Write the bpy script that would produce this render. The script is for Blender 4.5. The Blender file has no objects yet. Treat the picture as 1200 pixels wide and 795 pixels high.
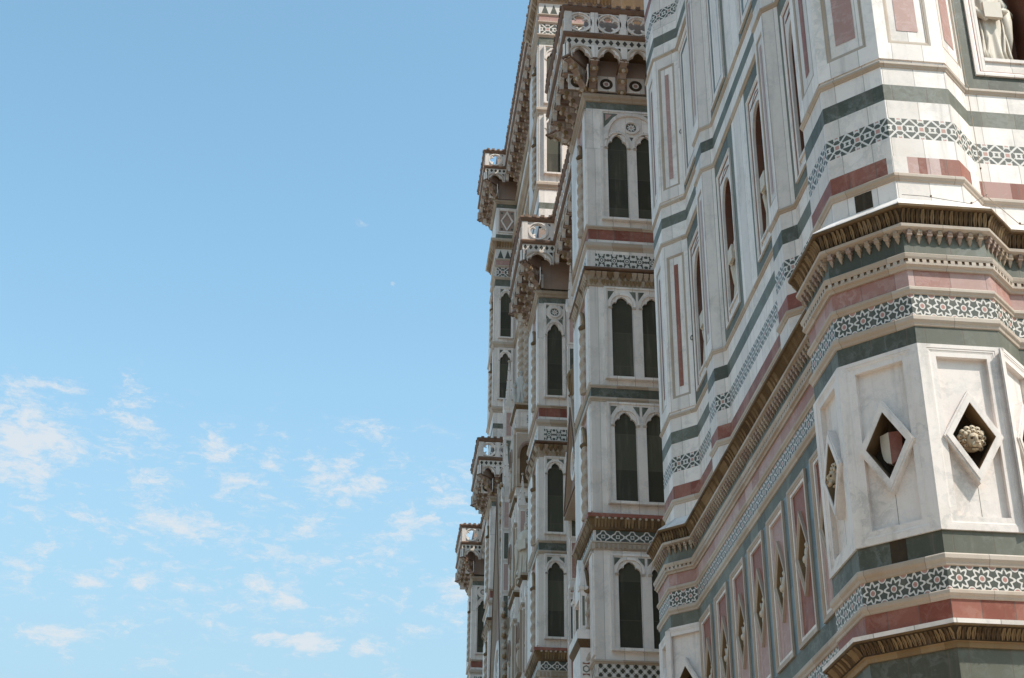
import bpy, math, random
from mathutils import Vector, Matrix
R=math.radians; PI=math.pi; T8=math.tan(PI/8); RT2=math.sqrt(2)
random.seed(7)
S=bpy.context.scene; COL=S.collection
EYE=1.7                                   # heights below are measured from eye level; EYE lifts them above the paving
# ------------------------------------------------------------------ camera
YAW,PITCH,ROLL=R(5.63630),R(28.19894),R(0.57748)
cd=bpy.data.cameras.new('camera'); cam=bpy.data.objects.new('camera',cd); COL.objects.link(cam)
cd.sensor_width=36; cd.lens=36*1777.708/1200; cd.clip_start=.1; cd.clip_end=3000
Fv=Vector((math.sin(YAW)*math.cos(PITCH),math.cos(YAW)*math.cos(PITCH),math.sin(PITCH)))
r0=Vector((math.cos(YAW),-math.sin(YAW),0)); u0=r0.cross(Fv)
rv=r0*math.cos(ROLL)+u0*math.sin(ROLL); uv_=-r0*math.sin(ROLL)+u0*math.cos(ROLL)
cam.matrix_world=Matrix(((rv.x,uv_.x,-Fv.x,0),(rv.y,uv_.y,-Fv.y,0),(rv.z,uv_.z,-Fv.z,EYE),(0,0,0,1)))
S.camera=cam
# ------------------------------------------------------------------ light
SUN_AZ,SUN_EL=R(129),R(51)
sd=Vector((math.sin(SUN_AZ)*math.cos(SUN_EL),math.cos(SUN_AZ)*math.cos(SUN_EL),math.sin(SUN_EL)))
sl=bpy.data.lights.new('sun','SUN'); sl.energy=2.35; sl.angle=R(.53); sl.color=(1,.95,.87)
so=bpy.data.objects.new('sun',sl); COL.objects.link(so); so.location=(40,-30,90)
so.rotation_euler=(-sd).to_track_quat('-Z','Y').to_euler()
S.view_settings.view_transform='Standard'; S.view_settings.look='None'
S.view_settings.exposure=1.0; S.view_settings.gamma=1
SKY_STRENGTH=.15; SKY_TINT=(.98,1.12,.92)

# ------------------------------------------------------------------ node helper
class X:
    nt=None
    def __init__(s,k): s.k=k
    @staticmethod
    def m(op,a,b=None,c=None):
        n=X.nt.nodes.new('ShaderNodeMath'); n.operation=op
        for i,v in enumerate((a,b,c)):
            if v is None: continue
            if isinstance(v,X): X.nt.links.new(v.k,n.inputs[i])
            else: n.inputs[i].default_value=v
        return X(n.outputs[0])
    def __add__(s,o): return X.m('ADD',s,o)
    __radd__=__add__
    def __sub__(s,o): return X.m('SUBTRACT',s,o)
    def __rsub__(s,o): return X.m('SUBTRACT',o,s)
    def __mul__(s,o): return X.m('MULTIPLY',s,o)
    __rmul__=__mul__
    def __truediv__(s,o): return X.m('DIVIDE',s,o)
    def lt(s,o): return X.m('LESS_THAN',s,o)
    def gt(s,o): return X.m('GREATER_THAN',s,o)
    def abs(s): return X.m('ABSOLUTE',s)
    def fr(s): return X.m('FRACT',s)
    def fl(s): return X.m('FLOOR',s)
    def cos(s): return X.m('COSINE',s)
def mx(a,b): return X.m('MAXIMUM',a,b)
def mn(a,b): return X.m('MINIMUM',a,b)
def hyp(a,b): return X.m('SQRT',a*a+b*b)
def sstep(x,a,b):
    n=X.nt.nodes.new('ShaderNodeMapRange'); n.interpolation_type='SMOOTHSTEP'
    X.nt.links.new(x.k,n.inputs[0]); n.inputs[1].default_value=a; n.inputs[2].default_value=b
    return X(n.outputs[0])
def mixc(f,a,b,mode='MIX'):
    n=X.nt.nodes.new('ShaderNodeMix'); n.data_type='RGBA'; n.blend_type=mode
    def s(i,v):
        if isinstance(v,X): X.nt.links.new(v.k,n.inputs[i])
        elif isinstance(v,(int,float)): n.inputs[i].default_value=v
        else: n.inputs[i].default_value=(*v,1)
    s(0,f); s(6,a); s(7,b); return X(n.outputs[2])
def noise(vec,scale,detail=4,rough=.6,out=0):
    n=X.nt.nodes.new('ShaderNodeTexNoise'); n.inputs['Scale'].default_value=scale
    n.inputs['Detail'].default_value=detail; n.inputs['Roughness'].default_value=rough
    X.nt.links.new(vec.k,n.inputs['Vector']); return X(n.outputs[out])
def comb(x,y,z=0.):
    n=X.nt.nodes.new('ShaderNodeCombineXYZ')
    for i,v in enumerate((x,y,z)):
        if isinstance(v,X): X.nt.links.new(v.k,n.inputs[i])
        else: n.inputs[i].default_value=v
    return X(n.outputs[0])
def sep(v):
    n=X.nt.nodes.new('ShaderNodeSeparateXYZ'); X.nt.links.new(v.k,n.inputs[0]); return [X(o) for o in n.outputs]
def vmath(op,a,b):
    n=X.nt.nodes.new('ShaderNodeVectorMath'); n.operation=op; X.nt.links.new(a.k,n.inputs[0])
    if isinstance(b,X): X.nt.links.new(b.k,n.inputs[1])
    else: n.inputs[1].default_value=b
    return X(n.outputs[0])
def wn(x,y):
    n=X.nt.nodes.new('ShaderNodeTexWhiteNoise'); n.noise_dimensions='2D'; X.nt.links.new(comb(x,y).k,n.inputs['Vector']); return X(n.outputs['Value'])
def coords():
    tc=X.nt.nodes.new('ShaderNodeTexCoord'); u,v,_=sep(X(tc.outputs['UV'])); return X(tc.outputs['Object']),u,v
def newmat(name):
    m=bpy.data.materials.new(name); m.use_nodes=True; X.nt=m.node_tree
    return m,m.node_tree.nodes['Principled BSDF']
def fin(b,col,rough=.5,bump=None,bs=.3,bd=.01,spec=.3):
    X.nt.links.new(col.k,b.inputs['Base Color'])
    if isinstance(rough,X): X.nt.links.new(rough.k,b.inputs['Roughness'])
    else: b.inputs['Roughness'].default_value=rough
    b.inputs['Specular IOR Level'].default_value=spec
    if bump is not None:
        n=X.nt.nodes.new('ShaderNodeBump'); n.inputs['Strength'].default_value=bs; n.inputs['Distance'].default_value=bd
        X.nt.links.new(bump.k,n.inputs['Height']); X.nt.links.new(n.outputs[0],b.inputs['Normal'])
MAT={}
def stone(name,c1,c2,L=.5,H=50.,joint=.006,jd=.6,rough=.5,stain=(.35,.22,.12),sa=.35,vein=0.,veinc=(.8,.8,.8),grain=.12,streak=.22,streakc=(.30,.25,.2)):
    """ashlar facing: blocks L x H metres, each with its own tone between c1 and c2, thin joints, weather stains"""
    m,b=newmat(name); P,u,v=coords()
    row=(v/H+.5).fl(); uu=u/L+wn(row,row*1.7+3.1); idx=uu.fl()
    h=wn(idx,row+7.); fu=uu.fr(); fv=(v/H+.5).fr()
    du=mn(fu,1.-fu)*L; dv=mn(fv,1.-fv)*H
    j=1.-sstep(mn(du,dv),joint*.4,joint*1.4)
    n1=noise(P,1.3,6,.65); n2=noise(P,9,5,.7); n3=noise(P,55,3,.6)
    col=mixc(h,c1,c2)
    if vein:
        ve=(1.-sstep((noise(vmath('ADD',P,noise(P,1.9,3,.6,1)),1.7,6,.65)-.5).abs(),.0,.07))*sstep(n1,.35,.7); col=mixc(ve*vein,col,veinc)
    col=mixc(sstep(n1,.45,.8)*sa,col,stain)
    col=mixc(sstep(n2,.5,.8)*sa*.5,col,stain)
    st=noise(vmath('MULTIPLY',P,(5.5,5.5,.55)),1.,5,.65)
    col=mixc(sstep(st,.50,.78)*streak,col,streakc)
    col=mixc(grain,col,mixc(n3,(.1,.09,.08),(1,1,1)),'OVERLAY')
    col=mixc(j*jd,col,(.13,.10,.08))
    fin(b,col,mixc(n2,(rough-.1,)*3,(rough+.2,)*3),n2*.5+n3*.25-j*.8,.25,.006)
    MAT[name]=m
stone('white_marble',(.87,.775,.71),(.64,.56,.505),.47,50,.006,.55,.42,(.48,.38,.29),.38,.5,(.48,.46,.45),.14,.42,(.36,.32,.28))
stone('slab_marble',(.84,.75,.69),(.74,.655,.60),40,50,.001,0,.42,(.48,.38,.29),.42,.6,(.46,.44,.43),.16,.42,(.36,.32,.28))
stone('carved_tan',(.60,.50,.37),(.52,.41,.29),30,50,.001,0,.6,(.28,.17,.08),.5)
stone('aged_marble',(.44,.35,.27),(.30,.21,.14),.9,50,.006,.5,.6,(.24,.14,.07),.6)
stone('string_marble',(.52,.44,.37),(.38,.28,.20),.8,50,.006,.5,.5,(.34,.2,.1),.45)
stone('green_marble',(.150,.150,.115),(.066,.067,.047),.52,50,.008,.6,.5,(.17,.18,.155),.45,.5,(.25,.26,.235))
stone('blue_green_marble',(.135,.185,.20),(.055,.075,.08),.16,.62,.006,.6,.28,(.2,.22,.2),.3,.2,(.25,.28,.26))
stone('red_marble',(.19,.048,.028),(.30,.11,.075),.42,50,.008,.7,.5,(.46,.22,.15),.40,.3,(.5,.32,.26))
stone('pink_marble',(.50,.345,.31),(.33,.15,.115),.5,50,.007,.5,.45,(.36,.16,.11),.3,.3,(.75,.62,.6))
stone('dark_infill',(.075,.069,.043),(.034,.030,.017),30.,.98,.012,.4,.5,(.08,.065,.035),.5)
stone('soiled_shade_stone',(.15,.088,.04),(.09,.052,.024),.6,50,.008,.5,.75,(.32,.2,.1),.5)  # dirty brown stone; also paints shade into cornices, dentil gaps and the nave band
stone('soot_stone',(.05,.031,.014),(.03,.019,.009),.6,50,.008,.5,.7,(.16,.1,.05),.5)  # sooty dark stone; also paints shade into coves, carved hollows and the putlog hole
stone('gilt_stone',(.30,.195,.10),(.20,.12,.055),.3,50,.004,.3,.6,(.13,.075,.03),.6)
stone('rosy_stone',(.38,.28,.23),(.27,.18,.14),.6,50,.006,.4,.6,(.24,.13,.08),.5)
stone('rust_red_stone',(.20,.115,.075),(.14,.08,.052),.7,50,.006,.4,.6,(.1,.055,.03),.5)
stone('statue_marble',(.64,.57,.48),(.56,.48,.39),30,50,.0001,.0,.5,(.4,.28,.18),.28)
stone('statue_grey',(.52,.50,.46),(.46,.42,.38),30,50,.0001,.0,.6,(.2,.14,.09),.5)
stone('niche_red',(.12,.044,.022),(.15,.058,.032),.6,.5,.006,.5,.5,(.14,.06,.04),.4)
stone('paving_stone',(.47,.41,.34),(.36,.31,.26),.8,.45,.012,.6,.6,(.2,.17,.13),.4)
stone('iron',(.05,.045,.04),(.04,.035,.03),5,5,.001,0,.6,(.12,.06,.03),.3)
stone('roof_tile',(.35,.16,.09),(.28,.12,.07),.25,.4,.02,.6,.8)
W_=(.66,.61,.56); G_=(.075,.08,.065); P_=(.45,.24,.20)
def pattern(name,fn,base=W_):
    m,b=newmat(name); P,u,v=coords(); x=u.fr()-.5; y=v-.5
    col=fn(x,y,u,v); n2=noise(P,7,5,.7); n3=noise(P,60,3,.6)
    col=mixc(sstep(n2,.45,.8)*.3,col,(.33,.25,.17))
    col=mixc(.1,col,mixc(n3,(.1,.09,.08),(1,1,1)),'OVERLAY')
    fin(b,col,.45,n2*.5+n3*.3,.2,.005); MAT[name]=m
def ang(x,y): return X.m('ARCTAN2',y,x)
def p_rosette(x,y,u,v):
    r=hyp(x,y); th=ang(x,y); Rr=.36+.075*(th*8.).cos()
    c=mixc(((r-Rr).abs()).lt(.056),G_,W_)
    c=mixc(r.lt(.145),c,W_); c=mixc(r.lt(.10),c,P_)
    c=mixc((mn(x.abs(),y.abs())).lt(.012)*r.lt(.085),c,(.35,.15,.12))
    x2=(u+.5).fr()-.5; y2=.5-y.abs(); d=hyp(x2,y2)
    c=mixc(d.lt(.19),c,W_); c=mixc(d.lt(.14),c,P_)
    return c
def p_lattice(x,y,u,v):
    ax=x.abs(); ay=y.abs()
    c=mixc((ax-ay).abs().lt(.06),G_,W_)
    d=mx((ax-.5).abs(),ay); c=mixc(d.lt(.165),c,W_); c=mixc(d.lt(.08),c,G_)
    d=mx(ax,(ay-.5).abs()); c=mixc(d.lt(.15),c,W_); c=mixc(d.lt(.075),c,P_)
    d=mx(ax,ay); c=mixc(d.lt(.155),c,W_); c=mixc(d.lt(.095),c,P_)
    c=mixc(((ax+ay-.43).abs().lt(.022)),c,W_)
    return c
def p_star(x,y,u,v):
    r=hyp(x,y); th=ang(x,y); Rr=.34+.09*(th*6.).cos()
    c=mixc(r.lt(Rr),W_,G_); c=mixc(r.lt(.21),c,W_); c=mixc(((r-.11).abs()).lt(.035),c,G_)
    ax=x.abs(); ay=y.abs()
    d=hyp(ax-.5,ay); c=mixc(d.lt(.1),c,G_); d=hyp(ax-.46,ay-.4); c=mixc(d.lt(.11),c,G_); d=hyp(ax-.22,ay-.43); c=mixc(d.lt(.07),c,G_)
    return c
def p_check(x,y,u,v):
    a=(u*4.).fr()-.5; b=(v*3.).fr()-.5
    par=(((u*4.).fl()+(v*3.).fl())/2.).fr().gt(.25)
    d=mx(mx(a.abs(),b.abs()),(a.abs()+b.abs())*.72)
    c=mixc(par,mixc(d.lt(.47),W_,(.05,.045,.03)),mixc(mx(a.abs(),b.abs()).lt(.40),(.22,.18,.12),W_))
    return c
def p_diamond(x,y,u,v):
    ax=x.abs(); ay=y.abs(); e=ax+ay*.85; r=hyp(x,y); th=ang(x,y)
    Rr=.36+.07*(th*4.).cos()
    c=mixc((r-Rr).abs().lt(.05),G_,W_); c=mixc(mx(ax,ay).lt(.13),c,W_); c=mixc(mx(ax,ay).lt(.075),c,G_)
    d=hyp(ax-.5,ay); c=mixc((d-.06).abs().lt(.03),c,W_); c=mixc(ay.gt(.455),c,W_); return c
def p_rhomb(x,y,u,v):
    c=mixc((x.abs()*1.1+y.abs()).lt(.40),(.62,.55,.48),(.035,.03,.02)); return c
def p_spike(x,y,u,v):
    c=mixc((x.abs()*1.9).lt(.86-v),W_,G_); c=mixc(v.lt(.08),c,(.62,.57,.5)); return c
for n,f in (('rosette_inlay',p_rosette),('lattice_inlay',p_lattice),('star_inlay',p_star),('checker_inlay',p_check),('diamond_inlay',p_diamond),('rhomb_row',p_rhomb),('spike_inlay',p_spike)): pattern(n,f)
def p_roundel(x,y,u,v):
    r=hyp(x,y); th=ang(x,y); Rr=.24+.07*(th*8.).cos()
    c=mixc(r.lt(.36),W_,G_); c=mixc(r.lt(Rr),c,W_); c=mixc(r.lt(.1),c,P_); c=mixc(r.lt(.045),c,W_); return c
pattern('roundel_inlay',p_roundel)

# ------------------------------------------------------------------ world
def world():
    w=bpy.data.worlds.new('World'); S.world=w; w.use_nodes=True; nt=w.node_tree; X.nt=nt
    bg=nt.nodes['Background']; sky=nt.nodes.new('ShaderNodeTexSky'); sky.sky_type='NISHITA'; sky.sun_disc=False
    sky.sun_elevation=SUN_EL; sky.sun_rotation=SUN_AZ; sky.altitude=50; sky.air_density=1.0; sky.dust_density=.8; sky.ozone_density=2.2
    tc=nt.nodes.new('ShaderNodeTexCoord'); D=X(tc.outputs['Generated']); x,y,z=sep(D)
    az=X.m('ARCTAN2',x,y)*(180/PI); el=X.m('ARCSINE',z)*(180/PI)
    # wisps: (azimuth, elevation, half width, half height, density) in degrees
    W=[(-13.78, 22.85, 2.04, 1.92, 1.0), (-12.56, 25.09, 0.85, 0.38, 0.5), (-9.71, 23.97, 1.19, 1.6, 0.7), (-6.62, 23.5, 1.36, 0.45, 0.7), (-4.64, 22.55, 2.04, 1.6, 0.5), (-7.09, 20.53, 2.55, 0.58, 0.8), (-1.23, 22.61, 2.04, 1.12, 0.75), (0.03, 24.49, 1.36, 0.45, 0.55), (-0.05, 20.29, 1.53, 0.58, 0.6), (-1.91, 20.29, 0.68, 0.26, 0.5),
       (-10.63, 18.24, 0.75, 0.32, 0.8), (-8.45, 18.5, 0.75, 0.38, 0.85), (-6.76, 18.39, 0.88, 0.32, 0.85), (-5.21, 17.82, 0.75, 0.32, 0.6), (-3.41, 18.4, 1.36, 0.8, 0.75), (-11.43, 16.41, 1.36, 0.38, 0.95), (-2.28, 16.69, 1.87, 0.32, 0.9), (-0.15, 16.48, 0.51, 0.38, 0.9), (2.6, 21.65, 1.9, 0.9, 0.65), (3.6, 18.83, 1.3, 0.5, 0.6), (0.41, 30.13, 0.13, 0.12, 0.8), (-3.0, 20.6, 2.2, .5, .6), (-8.9, 22.3, 1.0, .5, .6), (-1.24, 32.31, 0.68, 0.26, 0.16)]
    f=None
    for a,e,ra,re,d in W:
        p=X.m('SQRT',X.m('POWER',(az-a)/(ra*1.9),2.)+X.m('POWER',(el-e)/(re*1.9),2.))
        g=(1.-sstep(p,0.05,1.0))*d; f=g if f is None else mx(f,g)
    v=comb(az*.30-el*.10,el*.56+az*.05,0.); wv=noise(v,1.3,5,.65,1); v2=vmath('ADD',v,vmath('MULTIPLY',wv,(1.0,.8,0.)))
    n=noise(v2,2.0,10,.64); n2=noise(vmath('ADD',comb(az*.7,el*2.0,4.),vmath('MULTIPLY',wv,(1.2,1.2,0.))),2.2,8,.7)
    field=sstep(el,13.5,17.5)*(1.-sstep(el,22.,27.))*(1.-sstep(az,2.,8.))*.30
    g=mx(f,field)
    c=sstep(g*.85+(n-.5)*2.5+(n2-.5)*1.5,.20,1.0)*sstep(g,.0,.25)
    haze=(1.-sstep(el,8.,33.))*.9
    col=mixc(1.,X(sky.outputs[0]),SKY_TINT,'MULTIPLY')
    col=mixc(haze,col,(1.42,2.02,2.42))
    col=mixc(c*.85,col,(2.55,2.7,2.85))
    nt.links.new(col.k,bg.inputs['Color']); bg.inputs['Strength'].default_value=SKY_STRENGTH
world()

# ------------------------------------------------------------------ mesh builder
class MB:
    def __init__(s,O=(0,0,0),N=(0,-1)):
        s.V=[];s.F=[];s.M=[];s.UV=[];s.mats=[]; s.at(O,N)
    def at(s,O,N):
        s.O=Vector((O[0],O[1],O[2] if len(O)>2 else 0)); n=Vector((N[0],N[1],0)).normalized(); s.N=n; s.U=Vector((-n.y,n.x,0)); return s
    def p(s,u,n,z): return s.O+s.U*u+s.N*n+Vector((0,0,z))
    def mi(s,m):
        if m not in s.mats: s.mats.append(m)
        return s.mats.index(m)
    def face(s,pts,m,uv=None):
        i=len(s.V); s.V+= [tuple(p) for p in pts]; s.F.append(tuple(range(i,i+len(pts)))); s.M.append(s.mi(m)); s.UV.append(uv)
    def box(s,u0,u1,n0,n1,z0,z1,m,back=False):
        p=s.p
        s.face([p(u0,n1,z0),p(u1,n1,z0),p(u1,n1,z1),p(u0,n1,z1)],m)
        s.face([p(u0,n0,z0),p(u0,n1,z0),p(u0,n1,z1),p(u0,n0,z1)],m)
        s.face([p(u1,n1,z0),p(u1,n0,z0),p(u1,n0,z1),p(u1,n1,z1)],m)
        s.face([p(u0,n1,z1),p(u1,n1,z1),p(u1,n0,z1),p(u0,n0,z1)],m)
        s.face([p(u0,n0,z0),p(u1,n0,z0),p(u1,n1,z0),p(u0,n1,z0)],m)
        if back: s.face([p(u1,n0,z0),p(u0,n0,z0),p(u0,n0,z1),p(u1,n0,z1)],m)
    def prism(s,poly,n0,n1,m,side=None,back=False):
        s.face([s.p(u,n1,z) for u,z in poly],m)
        if back: s.face([s.p(u,n0,z) for u,z in reversed(poly)],m)
        k=len(poly)
        for i in range(k):
            a,b=poly[i],poly[(i+1)%k]
            s.face([s.p(*((a[0],n0,a[1]))),s.p(b[0],n0,b[1]),s.p(b[0],n1,b[1]),s.p(a[0],n1,a[1])],side or m)
    def ring(s,A,B,n0,n1,m,nb=None):
        """moulded frame between outline A and inner outline B (same count)"""
        k=len(A); nb=n0 if nb is None else nb
        for i in range(k):
            j=(i+1)%k; a,b,c,d=A[i],A[j],B[j],B[i]
            s.face([s.p(a[0],n1,a[1]),s.p(b[0],n1,b[1]),s.p(c[0],n1,c[1]),s.p(d[0],n1,d[1])],m)
            s.face([s.p(a[0],n0,a[1]),s.p(b[0],n0,b[1]),s.p(b[0],n1,b[1]),s.p(a[0],n1,a[1])],m)
            s.face([s.p(d[0],n1,d[1]),s.p(c[0],n1,c[1]),s.p(c[0],nb,c[1]),s.p(d[0],nb,d[1])],m)
    def mframe(s,A,B,n0,n1,m,nb=None):
        """frame with a sloping inner moulding: flat fillet, then a slope down to the field"""
        mid=[(a[0]*.45+b[0]*.55,a[1]*.45+b[1]*.55) for a,b in zip(A,B)]
        q=[(a[0]*.3+b[0]*.7,a[1]*.3+b[1]*.7) for a,b in zip(A,B)]
        k=len(A); nb=n0 if nb is None else nb; h=n1-n0
        L=[(A,n0),(A,n1),(mid,n1),(q,n1-.35*h),(B,n1-.45*h),(B,nb)]
        for (P,a),(Q,b) in zip(L,L[1:]):
            for i in range(k):
                j=(i+1)%k
                s.face([s.p(P[i][0],a,P[i][1]),s.p(P[j][0],a,P[j][1]),s.p(Q[j][0],b,Q[j][1]),s.p(Q[i][0],b,Q[i][1])],m)
    def plate(s,u0,u1,z0,z1,half,uc,n0,n1,m,reveal=None,nr=None):
        """rectangular plate with an opening symmetric about uc; half = (du,z) points from the sill's right corner up to the apex"""
        sill=half[0][1]; rm=reveal or m; nr=n0 if nr is None else nr
        r=[(uc+d,z) for d,z in half]; l=[(uc-d,z) for d,z in half]
        hi=sill>z0+1e-4
        f=lambda P:s.face([s.p(u,n1,z) for u,z in P],m)
        f(([(uc,z0)] if hi else [])+[(u1,z0),(u1,z1),(uc,z1)]+r[::-1]+([(uc,sill)] if hi else []))
        f((([(uc,z0)] if hi else [])+[(u0,z0),(u0,z1),(uc,z1)]+l[::-1]+([(uc,sill)] if hi else []))[::-1])
        O=[(u0,z0),(u1,z0),(u1,z1),(u0,z1)]
        for i in range(4):
            a,b=O[i],O[(i+1)%4]
            if i==0 and sill<=z0+1e-4: continue
            s.face([s.p(a[0],n0,a[1]),s.p(b[0],n0,b[1]),s.p(b[0],n1,b[1]),s.p(a[0],n1,a[1])],m)
        loop=r+l[::-1][1:]
        if sill>z0+1e-4: loop=loop+[loop[0]]
        for a,b in zip(loop,loop[1:]):
            s.face([s.p(a[0],n1,a[1]),s.p(b[0],n1,b[1]),s.p(b[0],nr,b[1]),s.p(a[0],nr,a[1])],rm)
    def sweep(s,path,prof,m,closed=False,mlist=None):
        mit=miters(path,closed); k=len(path); rng=range(k if closed else k-1); cum=0
        for i in rng:
            j=(i+1)%k; a,b=Vector(path[i]),Vector(path[j]); L=(b-a).length
            for q,((o0,z0),(o1,z1)) in enumerate(zip(prof,prof[1:])):
                A=a+mit[i]*o0;B=b+mit[j]*o0;C=b+mit[j]*o1;Dd=a+mit[i]*o1
                v0=z0+o0; v1=z1+o1
                s.face([(A.x,A.y,z0),(B.x,B.y,z0),(C.x,C.y,z1),(Dd.x,Dd.y,z1)],mlist[q] if mlist else m,
                       [(cum,v0),(cum+L,v0),(cum+L,v1),(cum,v1)])
            cum+=L
        if not closed:
            for i in (0,k-1):
                a=Vector(path[i]); s.face([((a+mit[i]*o).x,(a+mit[i]*o).y,z) for o,z in prof],m)
    def band(s,path,z0,z1,m,off=0.,tile=0.,closed=False,skip=()):
        mit=miters(path,closed); k=len(path)
        for i in range(k if closed else k-1):
            if i in skip: continue
            j=(i+1)%k; a=Vector(path[i])+mit[i]*off; b=Vector(path[j])+mit[j]*off; L=(b-a).length
            if tile: n=max(1,round(L/tile)); uv=[(0,0),(n,0),(n,1),(0,1)]
            else: n=i*13.37; uv=[(n,z0),(n+L,z0),(n+L,z1),(n,z1)]
            s.face([(a.x,a.y,z0),(b.x,b.y,z0),(b.x,b.y,z1),(a.x,a.y,z1)],m,uv)
    def tube(s,pts,rad,m,seg=8,cap=True):
        pts=[Vector(p) for p in pts]; rs=rad if isinstance(rad,(list,tuple)) else [rad]*len(pts)
        ringz=[]; up=Vector((0.3,.2,1)).normalized()
        for i,p in enumerate(pts):
            d=(pts[min(i+1,len(pts)-1)]-pts[max(i-1,0)]).normalized()
            a=d.cross(up if abs(d.dot(up))<.95 else Vector((1,0,0))).normalized(); b=d.cross(a)
            ringz.append([p+(a*math.cos(2*PI*k/seg)+b*math.sin(2*PI*k/seg))*rs[i] for k in range(seg)])
        for A,B in zip(ringz,ringz[1:]):
            for k in range(seg): s.face([A[k],A[(k+1)%seg],B[(k+1)%seg],B[k]],m)
        if cap: s.face(ringz[0][::-1],m); s.face(ringz[-1],m)
    def loft(s,rings,m,cap=True):
        for A,B in zip(rings,rings[1:]):
            k=len(A)
            for i in range(k): s.face([A[i],A[(i+1)%k],B[(i+1)%k],B[i]],m)
        if cap: s.face(rings[0][::-1],m); s.face(rings[-1],m)
    def ball(s,c,r,m,seg=10,rng=7,sc=(1,1,1)):
        """ellipsoid at local (u,n,z); sc scales along u,n,z"""
        P=lambda i,j:s.p(c[0]+r*sc[0]*math.sin(PI*i/rng)*math.cos(2*PI*j/seg),c[1]+r*sc[1]*math.sin(PI*i/rng)*math.sin(2*PI*j/seg),c[2]+r*sc[2]*math.cos(PI*i/rng))
        for i in range(rng):
            for j in range(seg):
                if i==0: s.face([P(0,0),P(1,j),P(1,j+1)],m)
                elif i==rng-1: s.face([P(i,j),P(rng,0),P(i,j+1)],m)
                else: s.face([P(i,j),P(i+1,j),P(i+1,j+1),P(i,j+1)],m)
    def build(s,name,parent=None,smooth=False,weld=False,base=None):
        import bmesh
        off=Vector((0,0,0))
        if parent is not None: off=world_loc(parent)
        elif base is not None: off=Vector(base)
        me=bpy.data.meshes.new(name)
        me.from_pydata([(v[0]-off.x,v[1]-off.y,v[2]+EYE-off.z) for v in s.V],[],s.F)
        for m in s.mats: me.materials.append(MAT[m])
        for i,pl in enumerate(me.polygons): pl.material_index=s.M[i]
        ul=me.uv_layers.new(name='UVMap').data
        for pl,uv in zip(me.polygons,s.UV):
            if uv is not None:
                for li,t in zip(pl.loop_indices,uv): ul[li].uv=t
            else:
                n=pl.normal; h=Vector((-n.y,n.x,0))
                if abs(n.z)>.85 or h.length<1e-6:
                    for li in pl.loop_indices:
                        c=me.vertices[me.loops[li].vertex_index].co; ul[li].uv=(c.x,c.y)
                else:
                    h.normalize()
                    for li in pl.loop_indices:
                        c=me.vertices[me.loops[li].vertex_index].co; ul[li].uv=(h.x*c.x+h.y*c.y,c.z)
        if weld or smooth:
            bm=bmesh.new(); bm.from_mesh(me); bmesh.ops.remove_doubles(bm,verts=bm.verts,dist=.0004)
            bmesh.ops.recalc_face_normals(bm,faces=bm.faces); bm.to_mesh(me); bm.free()
        if smooth:
            for pl in me.polygons: pl.use_smooth=True
        o=bpy.data.objects.new(name,me); COL.objects.link(o)
        if parent is not None: o.parent=parent
        elif base is not None: o.location=off
        return o
def world_loc(o):
    v=Vector(o.location)
    while o.parent is not None: o=o.parent; v=v+Vector(o.location)
    return v
def miters(path,closed):
    k=len(path); P=[Vector(p) for p in path]; out=[]
    def nrm(i):
        a,b=P[i%k],P[(i+1)%k]; d=(b-a).normalized(); return Vector((d.y,-d.x))
    for i in range(k):
        if not closed and i==0: out.append(nrm(0)); continue
        if not closed and i==k-1: out.append(nrm(k-2)); continue
        a,b=nrm(i-1),nrm(i); out.append((a+b)/(1+a.dot(b)))
    return out
def off_path(path,o,closed=False): return [tuple(Vector(p)+m*o) for p,m in zip(path,miters(path,closed))]
def along(path,sp,closed=False,margin=0.,off=0.):
    """evenly spaced stations on each straight run of a path -> (x,y),(normal)"""
    P=off_path(path,off,closed) if off else path; k=len(P)
    for i in range(k if closed else k-1):
        a,b=Vector(P[i]),Vector(P[(i+1)%k]); L=(b-a).length-2*margin
        if L<=sp*.4: continue
        d=(b-a).normalized(); n=max(1,round(L/sp))
        for q in range(n): yield i,a+d*(margin+L*(q+.5)/n),(d.y,-d.x),L/n
def empty(name,loc,label=None,cat=None,group=None,parent=None):
    o=bpy.data.objects.new(name,None); COL.objects.link(o); o.empty_display_size=.3
    if parent is not None: o.parent=parent; o.location=Vector(loc)-world_loc(parent)
    else: o.location=loc
    if label: o['label']=label; o['category']=cat
    if group: o['group']=group
    return o
def tag(o,label,cat,group=None):
    o['label']=label; o['category']=cat
    if group: o['group']=group
    return o
def copy_part(o,parent,loc,rotz=0.):
    c=o.copy(); COL.objects.link(c); c.parent=parent; c.location=loc; c.rotation_euler=(0,0,rotz); return c
def mould(z0,z1,p,b=0.):
    h=z1-z0; return [(b,z0),(b+p*.35,z0+.06*h),(b+p*.5,z0+.3*h),(b+p*.85,z0+.45*h),(b+p,z0+.55*h),(b+p,z1-.12*h),(b+p*.8,z1),(b,z1+.04*h)]
def rect(u0,u1,z0,z1): return [(u0,z0),(u1,z0),(u1,z1),(u0,z1)]
def inset(r,d): (a,b),(c,_),(_,e),_2=r; return rect(a+d,c-d,b+d,e-d)
def arc_half(hw,z0,zs,za,k=7):
    """half outline of a pointed opening"""
    h=za-zs; out=[(hw,z0),(hw,zs)]
    for i in range(1,k+1):
        t=i/k; out.append((hw*math.cos(t*PI/2)**.8 if i<k else 0.,zs+h*(math.sin(t*PI/2)**.95)))
    return out
def cusp_half(hw,z0,zs,za):
    h=za-zs; return [(hw,z0),(hw,zs),(hw*.97,zs+.18*h),(hw*.86,zs+.36*h),(hw*.68,zs+.47*h),(hw*.52,zs+.49*h),(hw*.53,zs+.58*h),(hw*.46,zs+.72*h),(hw*.27,zs+.88*h),(0.,za)]

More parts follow.
